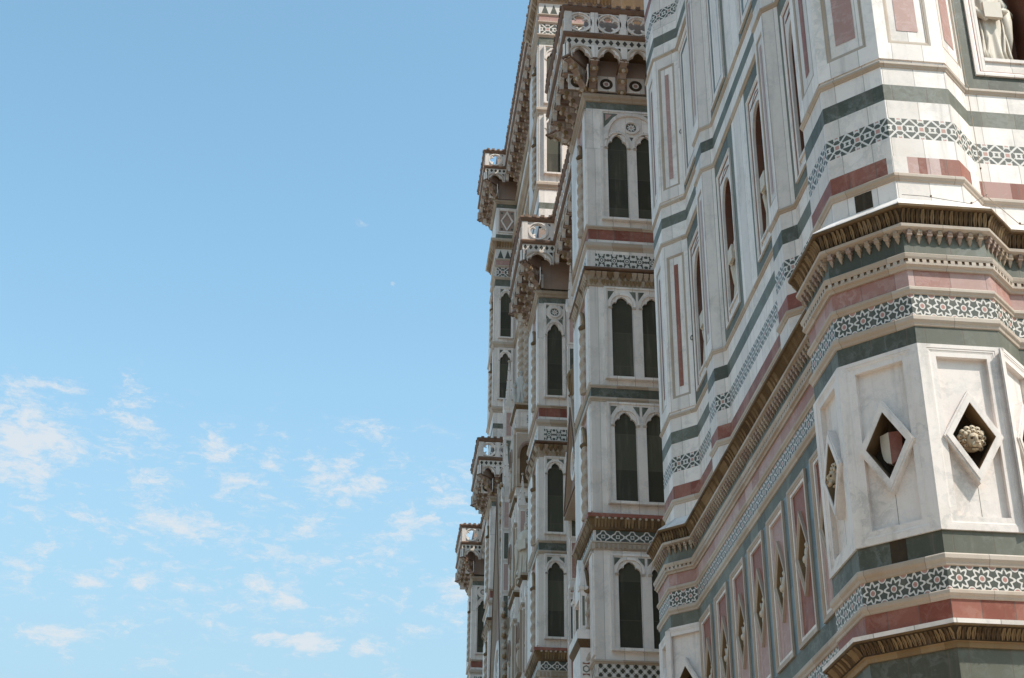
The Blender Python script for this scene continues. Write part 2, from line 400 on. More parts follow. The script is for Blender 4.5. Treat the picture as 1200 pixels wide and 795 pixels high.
# ------------------------------------------------------------------ setting
def ground():
    b=MB(); s=1500; b.face([(-s,-s,-1.7),(s,-s,-1.7),(s,s,-1.7),(-s,s,-1.7)],'paving_stone')
    o=b.build('ground'); o['kind']='structure'
ground()

def unseen_townhouse(x0,x1,y0,y1,h,m,label,front):  # unseen houses added to bounce warm light and block sky around the shaded marble
    b=MB()
    for a,c in (((x0,y0),(x1,y0)),((x1,y0),(x1,y1)),((x1,y1),(x0,y1)),((x0,y1),(x0,y0))):
        b.face([(a[0],a[1],-1.7),(c[0],c[1],-1.7),(c[0],c[1],h),(a[0],a[1],h)],m)
    b.face([(x0-.6,y0-.6,h),(x1+.6,y0-.6,h),(x1+.6,y1+.6,h),(x0-.6,y1+.6,h)],'roof_tile')
    L=(y1-y0) if front[0] else (x1-x0)
    b.at(((x1 if front[0]>0 else x0) if front[0] else (x0+x1)/2,(y0+y1)/2 if front[0] else (y1 if front[1]>0 else y0),0),front)
    k=max(2,int(L/3.2))
    for i in range(k):
        for z in (3.,6.6,10.2,13.6):
            if z+2.4>h: continue
            u=-L/2+L*(i+.5)/k; b.box(u-.55,u+.55,0,.06,z,z+1.9,'rust_red_stone'); b.box(u-.7,u+.7,0,.1,z-.15,z,'aged_marble')
    o=b.build('unseen_townhouse',base=((x0+x1)/2,(y0+y1)/2,0)); tag(o,label,'unseen_townhouse')
stone('ochre_plaster',(.50,.36,.19),(.46,.33,.18),9,9,.001,0,.8,(.3,.22,.14),.3)
stone('cream_plaster',(.55,.47,.34),(.5,.42,.3),9,9,.001,0,.8,(.34,.27,.19),.3)
unseen_townhouse(-42,-24,-20,4,17,'ochre_plaster','unseen ochre house with brown shutters, added to the west for warm bounce light',(1,0))
unseen_townhouse(-42,-25,4.5,26,15.5,'cream_plaster','unseen cream house beside the ochre one, added to warm the shaded walls',(1,0))
unseen_townhouse(-44,-27,26.5,50,18,'ochre_plaster','unseen tall ochre house ending the added western row that warms the shade',(1,0))
unseen_townhouse(-20,6,-36,-16,18,'cream_plaster','unseen cream house behind the viewer, added to block southern sky light',(0,1))
unseen_townhouse(6.5,34,-38,-17,16.5,'ochre_plaster','unseen ochre house to the south, added to cut sky light on the bell tower',(0,1))

# ================================================================== BELL TOWER
CX,CY,SPAN=7.61,18.385,11.70
def tower_path(a,w,pil=True):
    c=[(-w,a*RT2-w),(-a,a*T8),(-a,-a*T8),(-a*T8,-a),(a*T8,-a),(a*RT2-w,-w)]
    cen=[(CX,CY),(CX+SPAN,CY),(CX+SPAN,CY+SPAN),(CX,CY+SPAN)]
    P=[];K=[]
    pp=[(3.185,8.385),(3.3,8.4),(3.3,8.4),(3.315,8.515)]
    for q in range(4):
        cs,sn=[(1,0),(0,1),(-1,0),(0,-1)][q]; rot=lambda p:(p[0]*cs-p[1]*sn,p[0]*sn+p[1]*cs)
        for i,p in enumerate(c):
            r=rot(p); P.append((cen[q][0]+r[0],cen[q][1]+r[1])); K.append(('b',q) if i<5 else ('w',q))
        if pil:
            for j,s_ in enumerate(pp[q]):
                for t,(ds,dn) in enumerate(((-.51,0),(-.29,.22),(.29,.22),(.51,0))):
                    r=rot((s_+ds,-w-dn)); P.append((cen[q][0]+r[0],cen[q][1]+r[1])); K.append(('p',q,j) if t<3 else ('w',q))
    return P,K
UP0,_u=tower_path(1.19,.71,False); LO,LK=tower_path(1.385,.91,False); UP,UK=tower_path(1.19,.71,True)
tower=empty('bell_tower',(CX+SPAN/2,CY+SPAN/2,0),'tall bell tower of white, green and pink marble with eight sided corners at the right','bell tower')
LOB=[(-1.7,-.6,'soiled_shade_stone'),(-.6,1.2,'white_marble'),(1.2,1.6,'green_marble'),(1.6,3.6,'white_marble'),(3.6,4.0,'pink_marble'),(4.0,4.85,'white_marble'),(4.85,4.95,'white_marble'),(4.95,5.42,'green_marble'),
 (5.66,5.955,'red_marble'),(6.05,6.375,'rosette_inlay'),(6.50,6.83,'green_marble'),(6.83,9.43,'white_marble'),(9.43,9.72,'green_marble'),(9.84,10.19,'rosette_inlay'),(10.28,10.57,'pink_marble'),(10.78,11.22,'green_marble')]
UPB=[(11.84,12.15,'white_marble'),(12.26,12.58,'red_marble'),(12.58,12.902,'white_marble'),(12.902,13.25,'lattice_inlay'),(13.25,13.567,'white_marble'),(13.567,13.852,'green_marble'),(13.852,14.17,'white_marble'),
 (14.25,18.59,'white_marble'),(18.68,19.08,'white_marble'),(19.08,19.362,'green_marble'),(19.362,19.655,'white_marble'),(19.73,24.0,'white_marble'),(24.09,24.45,'white_marble'),(24.45,24.75,'green_marble'),(24.75,25.23,'white_marble'),(25.23,25.56,'lattice_inlay'),(25.56,26.0,'white_marble'),
 (26.0,26.3,'red_marble'),(26.3,30,'white_marble'),(30,30.4,'green_marble'),(30.4,44,'white_marble'),(44,44.5,'red_marble'),(44.5,60,'white_marble'),(60,60.5,'green_marble'),(60.5,82,'white_marble')]
def groups(P,K):
    """consecutive edges with the same key -> (key, sub-path)"""
    n=len(P); i=0; out=[]
    while i<n:
        j=i
        while j+1<n and K[j+1]==K[i] and K[i][0]!='w': j+=1
        out.append((K[i],[P[q%n] for q in range(i,j+2)])); i=j+1
    return out
class Acc: pass
parts={}
CARVED={(0,1),(0,2),(0,3),(0,4),(3,3),(3,4)}
for lev,(P,K,B) in enumerate(((LO,LK,LOB),(UP,UK,UPB))):
    for key,sub in groups(P,K):
        mb=parts.setdefault((*key,lev,tuple(sub[0])),MB())
        for z0,z1,m in B:
            if key[0]=='w':
                if z0==6.83 and key[1]==3: continue                 # west panels built below
                if z0==6.83: m='blue_green_marble'
                if z0==14.25 and key[1] in (0,3): continue          # niche storey built below
            if lev==1 and key[0]=='w' and z0>18.6: mb=parts.setdefault((*key,2,tuple(sub[0])),MB())
            mb.band(sub,z0,z1,m,skip=[q for q in range(5) if lev==0 and key[0]=='b' and z0==6.83 and (key[1],q) in CARVED],tile=(.305 if m=='rosette_inlay' else .33) if m.endswith('inlay') else 0)
for key,mb in parts.items():
    o=mb.build({'b':'corner_buttress','w':'wall','p':'pilaster'}[key[0]],tower)
# roof cap and mass that shades the church
b=MB(); b.face([(x,y,82) for x,y in UP],'white_marble'); b.sweep(UP,[(0,80.5),(.5,81),(1.3,82.3),(1.3,82.8),(0,82.8)],'aged_marble',True); b.build('cornice',tower)
# string courses
def strings(P,L,mat='string_marble'):
    for z0,z1,p in L:
        b=MB(); b.sweep(P,mould(z0,z1,p),mat,True); b.build('string_course',tower)
strings(LO,[(5.945,6.06,.05),(6.365,6.52,.055),(9.70,9.85,.055),(10.185,10.295,.045)])
strings(UP,[(12.15,12.27,.05),(14.165,14.255,.045),(18.585,18.685,.05),(19.65,19.735,.045),(24.0,24.1,.06)])
# lower ledge cornice
def leafs(P,z0,z1,o0,o1,sp,e):
    """a row of small upright carved leaves in the hollow of a cornice, one mesh per straight run"""
    cur=None; bl=None
    for i,p,n,L in along(P,sp,True,-.0,(o0+o1)*.35):
        if p.y>32.5 or p.x>12: continue
        if i!=cur:
            if bl: bl.build('leaf_row',e)
            bl=MB(); cur=i
        mit=(o0+o1)*.35; bl.at((p.x-n[0]*mit,p.y-n[1]*mit,0),n); w=L*.5; m='gilt_stone' if random.random()<.45 else 'soiled_shade_stone'; h=z1-z0; t=random.uniform(-.006,.006)
        for sg in (-1,1):
            bl.face([bl.p(sg*w*.12,o0+.02,z0),bl.p(sg*w*.45,o0+.005,z0),bl.p(sg*w*.9,o0+.01+(o1-o0)*.3,z0+h*.5),bl.p(sg*w*.12,o0+.03+(o1-o0)*.35,z0+h*.5)],m)
            bl.face([bl.p(sg*w*.12,o0+.03+(o1-o0)*.35,z0+h*.5),bl.p(sg*w*.9,o0+.01+(o1-o0)*.3,z0+h*.5),bl.p(sg*w*.55,o1+.0+t,z0+h*.97),bl.p(0,o1+.03+t,z0+h*.93)],m)
    if bl: bl.build('leaf_row',e)
def cornice_low():
    e=empty('cornice',(CX,CY,5.5+EYE),parent=tower)
    b=MB(); b.sweep(LO,[(0,5.34),(.03,5.34),(.04,5.40),(.07,5.41)],'gilt_stone',True); b.sweep(LO,[(.07,5.41),(.075,5.45),(.13,5.52),(.19,5.555)],'soot_stone',True); b.sweep(LO,[(.19,5.555),(.205,5.56),(.212,5.58)],'soiled_shade_stone',True); b.sweep(LO,[(.212,5.58),(.215,5.635),(.03,5.675),(0,5.676)],'white_marble',True); b.build('moulding',e)  # cove and fillet darkened by dirt and by shade painted under the ledge
    leafs(LO,5.42,5.545,.075,.175,.062,e)
cornice_low()
def cornice_high():
    e=empty('cornice',(CX,CY,11.2+EYE),parent=tower); d=.195
    b=MB()
    b.sweep(LO,[(0,10.565),(.03,10.565),(.04,10.60),(.075,10.62),(.078,10.65)],'string_marble',True)
    b.sweep(LO,[(.078,10.65),(.045,10.652),(.045,10.70),(.078,10.702)],'soiled_shade_stone',True)  # groove between the dentils painted dark for the shade in it
    b.sweep(LO,[(.078,10.702),(.09,10.73),(.10,10.775),(.085,10.79),(0,10.795)],'string_marble',True)
    b.sweep(LO,[(0,11.17),(.07,11.175),(.12,11.195),(.125,11.235),(.1,11.255)],'string_marble',True)
    b.sweep(LO,[(.1,11.255),(.075,11.275),(.08,11.34),(.11,11.41),(.165,11.455)],'soot_stone',True)  # dark cove: dirt plus shade painted in between the leaves
    b.sweep(LO,[(.165,11.455),(.20,11.458),(.21,11.47),(.212,11.505)],'soiled_shade_stone',True)
    A=off_path(LO,.205,True); k=len(A); B=off_path(UP0,.0,True)
    for i in range(k):
        j=(i+1)%k; b.face([(*off_path(LO,.212,True)[i],11.505),(*off_path(LO,.212,True)[j],11.505),(*A[j],11.525),(*A[i],11.525)],'white_marble'); b.face([(*A[i],11.525),(*A[j],11.525),(*B[j],11.85),(*B[i],11.85)],'white_marble')
    b.build('moulding',e)
    leafs(LO,11.262,11.452,.085,.165,.068,e)
    rows={}
    for i,p,n,L in along(LO,.146,True,.0):
        if p.y>32.5 or p.x>12: continue
        bb=rows.setdefault(('corbel_row',i),MB()); bb.at((p.x,p.y,0),n); m='aged_marble' if random.random()<.6 else 'rosy_stone'
        sq=lambda w,d,z:[bb.p(w*a,.003+d*q,z) for a,q in ((-1,0),(-1,1),(1,1),(1,0))]
        bb.loft([sq(.026,.085,11.172),sq(.026,.085,11.13),sq(.038,.075,11.118),sq(.038,.07,11.09),sq(.022,.05,11.078),sq(.026,.04,11.05),sq(.004,.012,10.99)],m)
        for sg in (-1,1):
            pts=[(sg*.026,11.10),(sg*L*.22,11.135),(sg*L*.38,11.155),(sg*L*.5,11.165)]
            for (a,za),(c,zc) in zip(pts,pts[1:]):
                bb.face([bb.p(a,.055,za),bb.p(c,.055,zc),bb.p(c,.055,11.173),bb.p(a,.055,11.173)],m); bb.face([bb.p(a,.055,za),bb.p(c,.055,zc),bb.p(c,.0,zc),bb.p(a,.0,za)],m)
    cuts={}
    for i,p,n,L in along(LO,.098,True,-.02):
        if p.y>32.5 or p.x>12: continue
        bd=rows.setdefault(('dentil_row',i),MB()); bd.at((p.x,p.y,0),n); w=L*.29
        pts=[(-L/2,.046),(-w,.046),(-w,.077),(w,.077),(w,.046),(L/2,.046)]
        for (a,na),(c,nc) in zip(pts,pts[1:]): bd.face([bd.p(a,na,10.651),bd.p(c,nc,10.651),bd.p(c,nc,10.701),bd.p(a,na,10.701)],'string_marble')
    for (nm,i),q in rows.items(): q.build(nm,e,weld=(nm=='dentil_row'))
cornice_high()
# parapet of the south cable etc. later.
# ---- panels on the lower corner buttresses
def facet(P,i):
    a,b=Vector(P[i]),Vector(P[(i+1)%len(P)]); d=(b-a).normalized(); return ((a+b)/2),(d.y,-d.x),(b-a).length
def diamond(c,z,hw,hh): return [(c,z-hh),(c+hw,z),(c,z+hh),(c-hw,z)]
def lion(b,c,n0,z0_,r,m):
    ct,st=math.cos(R(24)),math.sin(R(24))
    def B(p,rad,mat,sg=10,rg=7,sc=(1,1,1)):
        n,z=p[1],p[2]; b.ball((c+p[0]*r,n0+r*(n*ct+z*st),z0_+r*(z*ct-n*st)),rad*r,mat,sg,rg,sc)
    B((0,-.1,.05),1.08,m,16,10,(1.,.6,1.02))                                   # mass of the mane
    for ringr,k,rr,dn in ((1.0,11,.26,.22),(.74,9,.22,.50)):
        for q in range(k):
            a=PI*(-.22+1.44*q/(k-1)); cs,sn=math.cos(a),math.sin(a)
            B((ringr*cs,dn,.05+sn*ringr),rr,m,9,7,(1.1,.85,.95)); B((ringr*cs*1.02,dn+rr*.75,.05+sn*ringr*1.02),rr*.3,'soiled_shade_stone',6,5)
    B((0,.62,.0),.62,m,14,10,(.92,1.,1.12))                                      # face
    B((0,1.14,-.26),.40,m,12,8,(1.0,.85,.72)); B((0,1.48,-.12),.15,'aged_marble',8,6,(1.35,.7,.75)); B((0,1.2,.2),.17,m,8,6,(1,1,1.8))
    B((0,1.0,-.68),.28,m,8,6,(1.1,.8,.55)); B((0,1.12,-.52),.22,'soot_stone',8,6,(1.3,.8,.35))
    for sg in (-1,1):
        B((sg*.30,1.08,.2),.13,'soot_stone',8,6,(1.25,.7,.65)); B((sg*.31,1.08,.37),.17,m,8,6,(1.3,.7,.5)); B((sg*.2,1.33,-.34),.2,m,8,6); B((sg*.68,.62,.55),.2,m,8,6,(1,.6,1))  # eyes and mouth coloured dark to paint the shade of their hollows
def shield(b,c,n,z,w,h):
    pts=[(1,.5),(1.02,.2),(.96,-.08),(.8,-.3),(.5,-.45),(0,-.55)]
    for sg,m in ((-1,'statue_marble'),(1,'red_marble')):
        for (a0,b0),(a1,b1) in zip(pts,pts[1:]):
            f=lambda t:(c+sg*w*.5*t[0],n+.05*(1-t[0]**2),z+h*t[1])
            b.face([b.p(c,n+.055,z+h*(b0)),b.p(*f((a0,b0))),b.p(*f((a1,b1))),b.p(c,n+.055,z+h*b1)],m)
            b.face([b.p(*f((a0,b0))),b.p(f((a0,b0))[0],n-.05,z+h*b0),b.p(f((a1,b1))[0],n-.05,z+h*b1),b.p(*f((a1,b1)))],m)
        b.face([b.p(c,n+.055,z+h*.5),b.p(c+sg*w*.5,n,z+h*.5),b.p(c+sg*w*.5,n-.05,z+h*.5),b.p(c,n-.05,z+h*.5)],m)
def figure(b,c,n,z,s,m,seed):
    """small carved group: a seated figure with a raised arm beside a lesser one"""
    rr=random.Random(seed); sg=rr.choice((-1,1))
    b.ball((c,n,z+.20*s),.075*s,m,8,6,(1,1,1.15)); b.ball((c,n,z+.02*s),.13*s,m,8,6,(.95,.7,1.15)); b.ball((c+sg*.03*s,n+.05*s,z-.15*s),.13*s,m,8,6,(1.1,.8,.8)); b.ball((c+sg*.05*s,n+.02*s,z-.31*s),.1*s,m,8,6,(1,.7,1.3))
    b.tube([b.p(c+sg*.1*s,n,z+.1*s),b.p(c+sg*.22*s,n+.03*s,z+.0*s),b.p(c+sg*.2*s,n+.05*s,z+.17*s)],.03*s,m,6); b.tube([b.p(c-sg*.1*s,n,z+.1*s),b.p(c-sg*.17*s,n+.03*s,z-.08*s),b.p(c-sg*.05*s,n+.06*s,z-.1*s)],.03*s,m,6)
    b.ball((c-sg*.2*s,n-.01,z-.02*s),.055*s,m,8,6); b.ball((c-sg*.2*s,n-.01,z-.16*s),.08*s,m,8,6,(.9,.7,1.4))
def buttress_panel(i,kind):
    p,n,L=facet(LO,i); e=empty('lozenge_panel',(p.x,p.y,8.1+EYE),parent=tower)
    b=MB((p.x,p.y,0),n); z0,z1=6.83,9.43; w=L/2
    fr=rect(-w,w,z0,z1); o1=rect(-.465,.465,6.90,9.375)
    o2=rect(-.345,.345,7.02,9.255)
    zc=8.11; D0=diamond(0,zc,.395,.655); D1=diamond(0,zc,.285,.473)
    b.ring(rect(-w-.0122,w+.0122,z0,z1),o1,0,.03,'slab_marble',.012); b.mframe(o1,inset(o1,.05),.006,.024,'slab_marble',.0); b.ring(inset(o1,.05),o2,.0,.014,'slab_marble',-.075)
    b.build('frame',e)
    b=MB((p.x,p.y,0),n); fz=-.06
    for sg in (-1,1): b.face([b.p(u,fz,z) for u,z in ((0,7.02),(sg*.345,7.02),(sg*.345,9.255),(0,9.255),(0,zc+.5),(sg*.30,zc),(0,zc-.5))],'slab_marble')
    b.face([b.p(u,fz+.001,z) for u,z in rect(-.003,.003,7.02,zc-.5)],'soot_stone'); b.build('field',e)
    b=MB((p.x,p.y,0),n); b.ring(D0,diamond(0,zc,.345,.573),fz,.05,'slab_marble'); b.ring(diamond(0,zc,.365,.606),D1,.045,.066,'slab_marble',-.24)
    D2=diamond(0,zc,.281,.466); b.ring(D1,D2,-.24,.055,'gilt_stone' if kind=='lion' else 'soiled_shade_stone'); b.face([b.p(u,-.2,z) for u,z in D1],'soot_stone'); b.build('diamond_frame',e)
    b=MB((p.x,p.y,0),n)
    if kind=='lion': lion(b,.0,-.08,8.10,.155,'carved_tan'); b.build('lion_head',e,True)
    else: shield(b,.0,-.115,8.12,.30,.43); b.build('shield',e)
# LO edges: 0 NW-facet(SW corner) 1 W 2 SW 3 S 4 SE 5 wall ; last corner (NW): 18.. 
for i,k in ((1,'lion'),(2,'shield'),(3,'lion'),(4,'shield'),(21,'shield'),(22,'lion')): buttress_panel(i,k)
# ---- seven lozenge panels on the west wall
WX=CX-.91; PY=[(28.891+27.866)/2-q*1.3353 for q in range(7)]
edges=[CY+SPAN-(1.385*RT2-.91)]
for yc in PY: edges+=[yc+.51,yc-.51]
edges.append(CY+1.385*RT2-.91)
for a,c in zip(edges[::2],edges[1::2]):
    b=MB((WX,0,0),(-1,0)); b.face([b.p(u,0,z) for u,z in rect(-a,-c,6.83,9.43)],'blue_green_marble'); b.build('green_strip',tower)
for q,yc in enumerate(PY):
    e=empty('lozenge_panel',(WX,yc,8.2+EYE),parent=tower); zc=8.22
    b=MB((WX,yc,0),(-1,0)); r_=rect(-.51,.51,6.83,9.43); r2=inset(r_,.09); r3=inset(r_,.145)
    b.mframe(r_,r2,0,.035,'string_marble',.0); b.ring(r2,r3,-.02,.008,'white_marble',-.03); b.build('frame',e)
    D0=diamond(0,zc,.365,.70); D1=diamond(0,zc,.285,.545); z0,z1=6.96,9.30; w=.38
    b=MB((WX,yc,0),(-1,0))
    for sz,ze in ((1,z1),(-1,z0)):
        m='red_marble' if random.random()<.8 else 'pink_marble'
        for sg in (-1,1): b.face([b.p(u,-.03,z) for u,z in ((0,ze),(sg*w,ze),(sg*w,zc),(sg*.33,zc),(0,zc+sz*.63))],m)
    b.build('field',e)
    b=MB((WX,yc,0),(-1,0)); b.mframe(D0,D1,-.03,.02,'string_marble',-.02); D2=diamond(0,zc,.275,.525)
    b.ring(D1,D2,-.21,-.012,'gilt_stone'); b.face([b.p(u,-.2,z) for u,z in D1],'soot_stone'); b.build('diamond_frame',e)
    b=MB((WX,yc,0),(-1,0)); figure(b,0,-.09,8.22,.70,'statue_marble',q); b.build('relief_figure',e,True)
# ---- upper buttress facets: recessed frames with coloured strips
def upper_panel(i,z0,z1,strip,mat,ow=.25):
    p,n,L=facet(UP,i); e=empty('facet_panel',(p.x,p.y,(z0+z1)/2+EYE),parent=tower)
    b=MB((p.x,p.y,0),n); A=rect(-ow,ow,z0,z1); B=rect(-ow+.06,ow-.06,z0+.06,z1-.06); C=rect(-strip,strip,z0+.26,z1-.26)
    w=L/2+.0081
    b.ring(rect(-w,w,z0-.3,z1+.3),A,0,.02,'white_marble',.0); b.mframe(A,B,.0,.016,'string_marble',.003); b.build('frame',e)
    b=MB((p.x,p.y,0),n); b.face([b.p(u,.006,z) for u,z in C],mat)
    b.build('strip',e)
nb=[k for k,v in enumerate(UK) if v==('b',3)]; sb=[k for k,v in enumerate(UK) if v==('b',0)]
for z0,z1 in ((14.62,18.25),(20.1,23.7)):
    lo=z0<16
    upper_panel(nb[3],z0,z1,.055,'red_marble'); upper_panel(nb[4],z0,z1,.055,'red_marble' if lo else 'pink_marble',.235)
    upper_panel(sb[1],z0,z1,.09,'red_marble',.33); upper_panel(sb[2],z0,z1,.165,'pink_marble',.33); upper_panel(sb[3],z0,z1,.165,'pink_marble',.33); upper_panel(sb[4],z0,z1,.165,'pink_marble',.33)
for k in [k for k,v in enumerate(UK) if v[0]=='p' and v[1] in (0,3)]:
    p,n,L=facet(UP,k)
    if L<.4: continue
    for z0,z1 in ((14.6,18.25),(20.1,23.7)):
        b=MB((p.x,p.y,0),n); A=rect(-.2,.2,z0,z1); b.ring(rect(-L/2+.003,L/2-.003,z0-.3,z1+.3),A,0,.02,'white_marble',.0); b.mframe(A,inset(A,.05),0,.016,'string_marble',.003); b.face([b.p(u,.006,z) for u,z in rect(-.06,.06,z0+.2,z1-.2)],'pink_marble'); b.build('facet_panel',tower)
# ---- niches
def niche(O,n,u0,u1,parent=tower):
    """one bay of the niche storey from u0 to u1"""
    b=MB(O,n); c=(u0+u1)/2; w=(u1-u0)/2; z0,z1=14.25,18.59
    g=.22 if w>.7 else .18; A=rect(u0,u1,z0,z1); B=rect(u0+g,u1-g,14.53,18.16)
    b.ring(A,B,0,.0,'green_marble'); b.mframe(B,inset(B,.075),0,.035,'white_marble',.0)
    C=inset(B,.075); D=inset(B,.10); b.ring(C,D,-.01,.004,'red_marble'); hw=(D[1][0]-D[0][0])/2
    h=arc_half(hw*.83,14.73,17.0,17.75)
    b.plate(D[0][0],D[1][0],D[0][1],D[2][1],h,c,-.02,-.004,'white_marble',nr=-.06)
    b.ring([(D[0][0]+.06,17.85),(D[1][0]-.06,17.85),(c,18.0)],[(D[0][0]+.1,17.88),(D[1][0]-.1,17.88),(c,17.97)],-.01,.004,'red_marble')
    loop=[(c+d,z) for d,z in h]+[(c-d,z) for d,z in reversed(h[:-1])]
    inn=[(c+d*.86,z) for d,z in h]+[(c-d*.86,z) for d,z in reversed(h[:-1])]
    k=len(loop)
    for i in range(k):
        a,e,f,d=loop[i],loop[(i+1)%k],inn[(i+1)%k],inn[i]
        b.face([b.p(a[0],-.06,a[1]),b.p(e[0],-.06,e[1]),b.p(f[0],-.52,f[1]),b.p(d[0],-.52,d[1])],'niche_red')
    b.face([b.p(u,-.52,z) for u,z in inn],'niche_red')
    b.box(c-hw*.8,c+hw*.8,-.5,-.03,14.73,14.88,'white_marble'); b.box(c-hw*.83,c+hw*.83,-.5,.0,14.84,14.9,'white_marble')
    b.build('niche',parent)
    q=b.p(c,-.27,14.9); return (q.x,q.y,q.z)
def flat_bay(O,n,u0,u1,frames=True):
    b=MB(O,n); b.face([b.p(u,0,z) for u,z in rect(u0,u1,14.25,18.59)],'white_marble'); b.build('flat_strip',tower)
wx=CX-.71; sy=CY-.71; ST=[]
ew=CY+SPAN-(1.19*RT2-.71); es=CY+(1.19*RT2-.71)
OW=(wx,0,0); NW_=(-1,0)                      # u = -y
ST.append(niche(OW,NW_,-ew,-27.28)); ST.append(niche(OW,NW_,-26.26,-24.71)); flat_bay(OW,NW_,-24.71,-23.67); ST.append(niche(OW,NW_,-23.67,-22.08)); ST.append(niche(OW,NW_,-21.06,-es))
OS=(0,sy,0); NS=(0,-1)
exs=CX+(1.19*RT2-.71)
ST.append(niche(OS,NS,exs,CX+3.185-.51)); ST.append(niche(OS,NS,CX+3.695,CX+5.27)); flat_bay(OS,NS,CX+5.27,CX+6.3); ST.append(niche(OS,NS,CX+6.3,CX+7.875)); flat_bay(OS,NS,CX+8.895,CX+SPAN-(1.19*RT2-.71))
# blind niches of the storey above
def blind(O,n,u0,u1,z0=19.75,z1=24.0):
    b=MB(O,n); A=rect(u0+.02,u1-.02,z0+.02,z1-.02); B=inset(A,.16); b.ring(A,B,0,.006,'green_marble'); C=inset(B,.1); b.mframe(B,C,0,.05,'white_marble',.0); D=inset(C,.045); b.ring(C,D,0,.012,'red_marble'); E2=inset(D,.1); b.ring(D,E2,0,.02,'white_marble'); F2=inset(E2,.07); b.ring(E2,F2,0,.008,'blue_green_marble'); b.build('blind_panel',tower)
for a,c in ((-ew,-27.28),(-26.26,-24.71),(-23.67,-22.08),(-21.06,-es)): blind(OW,NW_,a,c)
blind(OS,NS,exs,CX+2.675)
# paler slabs let into the red band on the sunny side
for i,u0,u1,m in ((sb[3],-.502,-.28,'white_marble'),(sb[3],.0,.20,'pink_marble'),(sb[4],.05,.49,'white_marble'),(sb[2],.40,.502,'white_marble'),(sb[3],-.28,-.12,'pink_marble')):
    p,n,L=facet(UP,i); b=MB((p.x,p.y,0),n); b.face([b.p(u,.003,z) for u,z in rect(u0*L/.985,u1*L/.985,12.285,12.578)],m); b.build('repair_slab',tower)
b=MB((0,sy,0),(0,-1)); b.face([b.p(u,.003,z) for u,z in rect(8.62,9.05,12.285,12.578)],'pink_marble'); b.build('repair_slab',tower)
# putlog hole, its inner shade painted as a flat dark patch; iron rings
p,n,L=facet(UP,sb[2]); b=MB((p.x,p.y,0),n); b.ring(rect(-.15,.12,11.86,12.14),rect(-.14,.11,11.865,12.135),0,.004,'soot_stone'); b.face([b.p(u,.003,z) for u,z in rect(-.14,.11,11.865,12.135)],'soot_stone'); b.build('putlog_hole',tower)
p,n,L=facet(LO,2); b=MB((p.x,p.y,0),n); b.face([b.p(u,.003,z) for u,z in rect(-.13,.09,6.535,6.828)],'soot_stone'); b.build('dark_slab',tower)
def iron_ring(i,u,z):
    p,n,L=facet(UP,i); b=MB((p.x,p.y,0),n); b.tube([b.p(u+.045*math.cos(a),.05,z-.05+.05*math.sin(a)) for a in [2*PI*k/12 for k in range(13)]],.009,'iron',6); b.tube([b.p(u,0,z),b.p(u,.06,z)],.012,'iron',6); b.build('iron_ring',tower)
iron_ring(nb[4],.36,21.6); iron_ring(nb[4],.36,16.0)

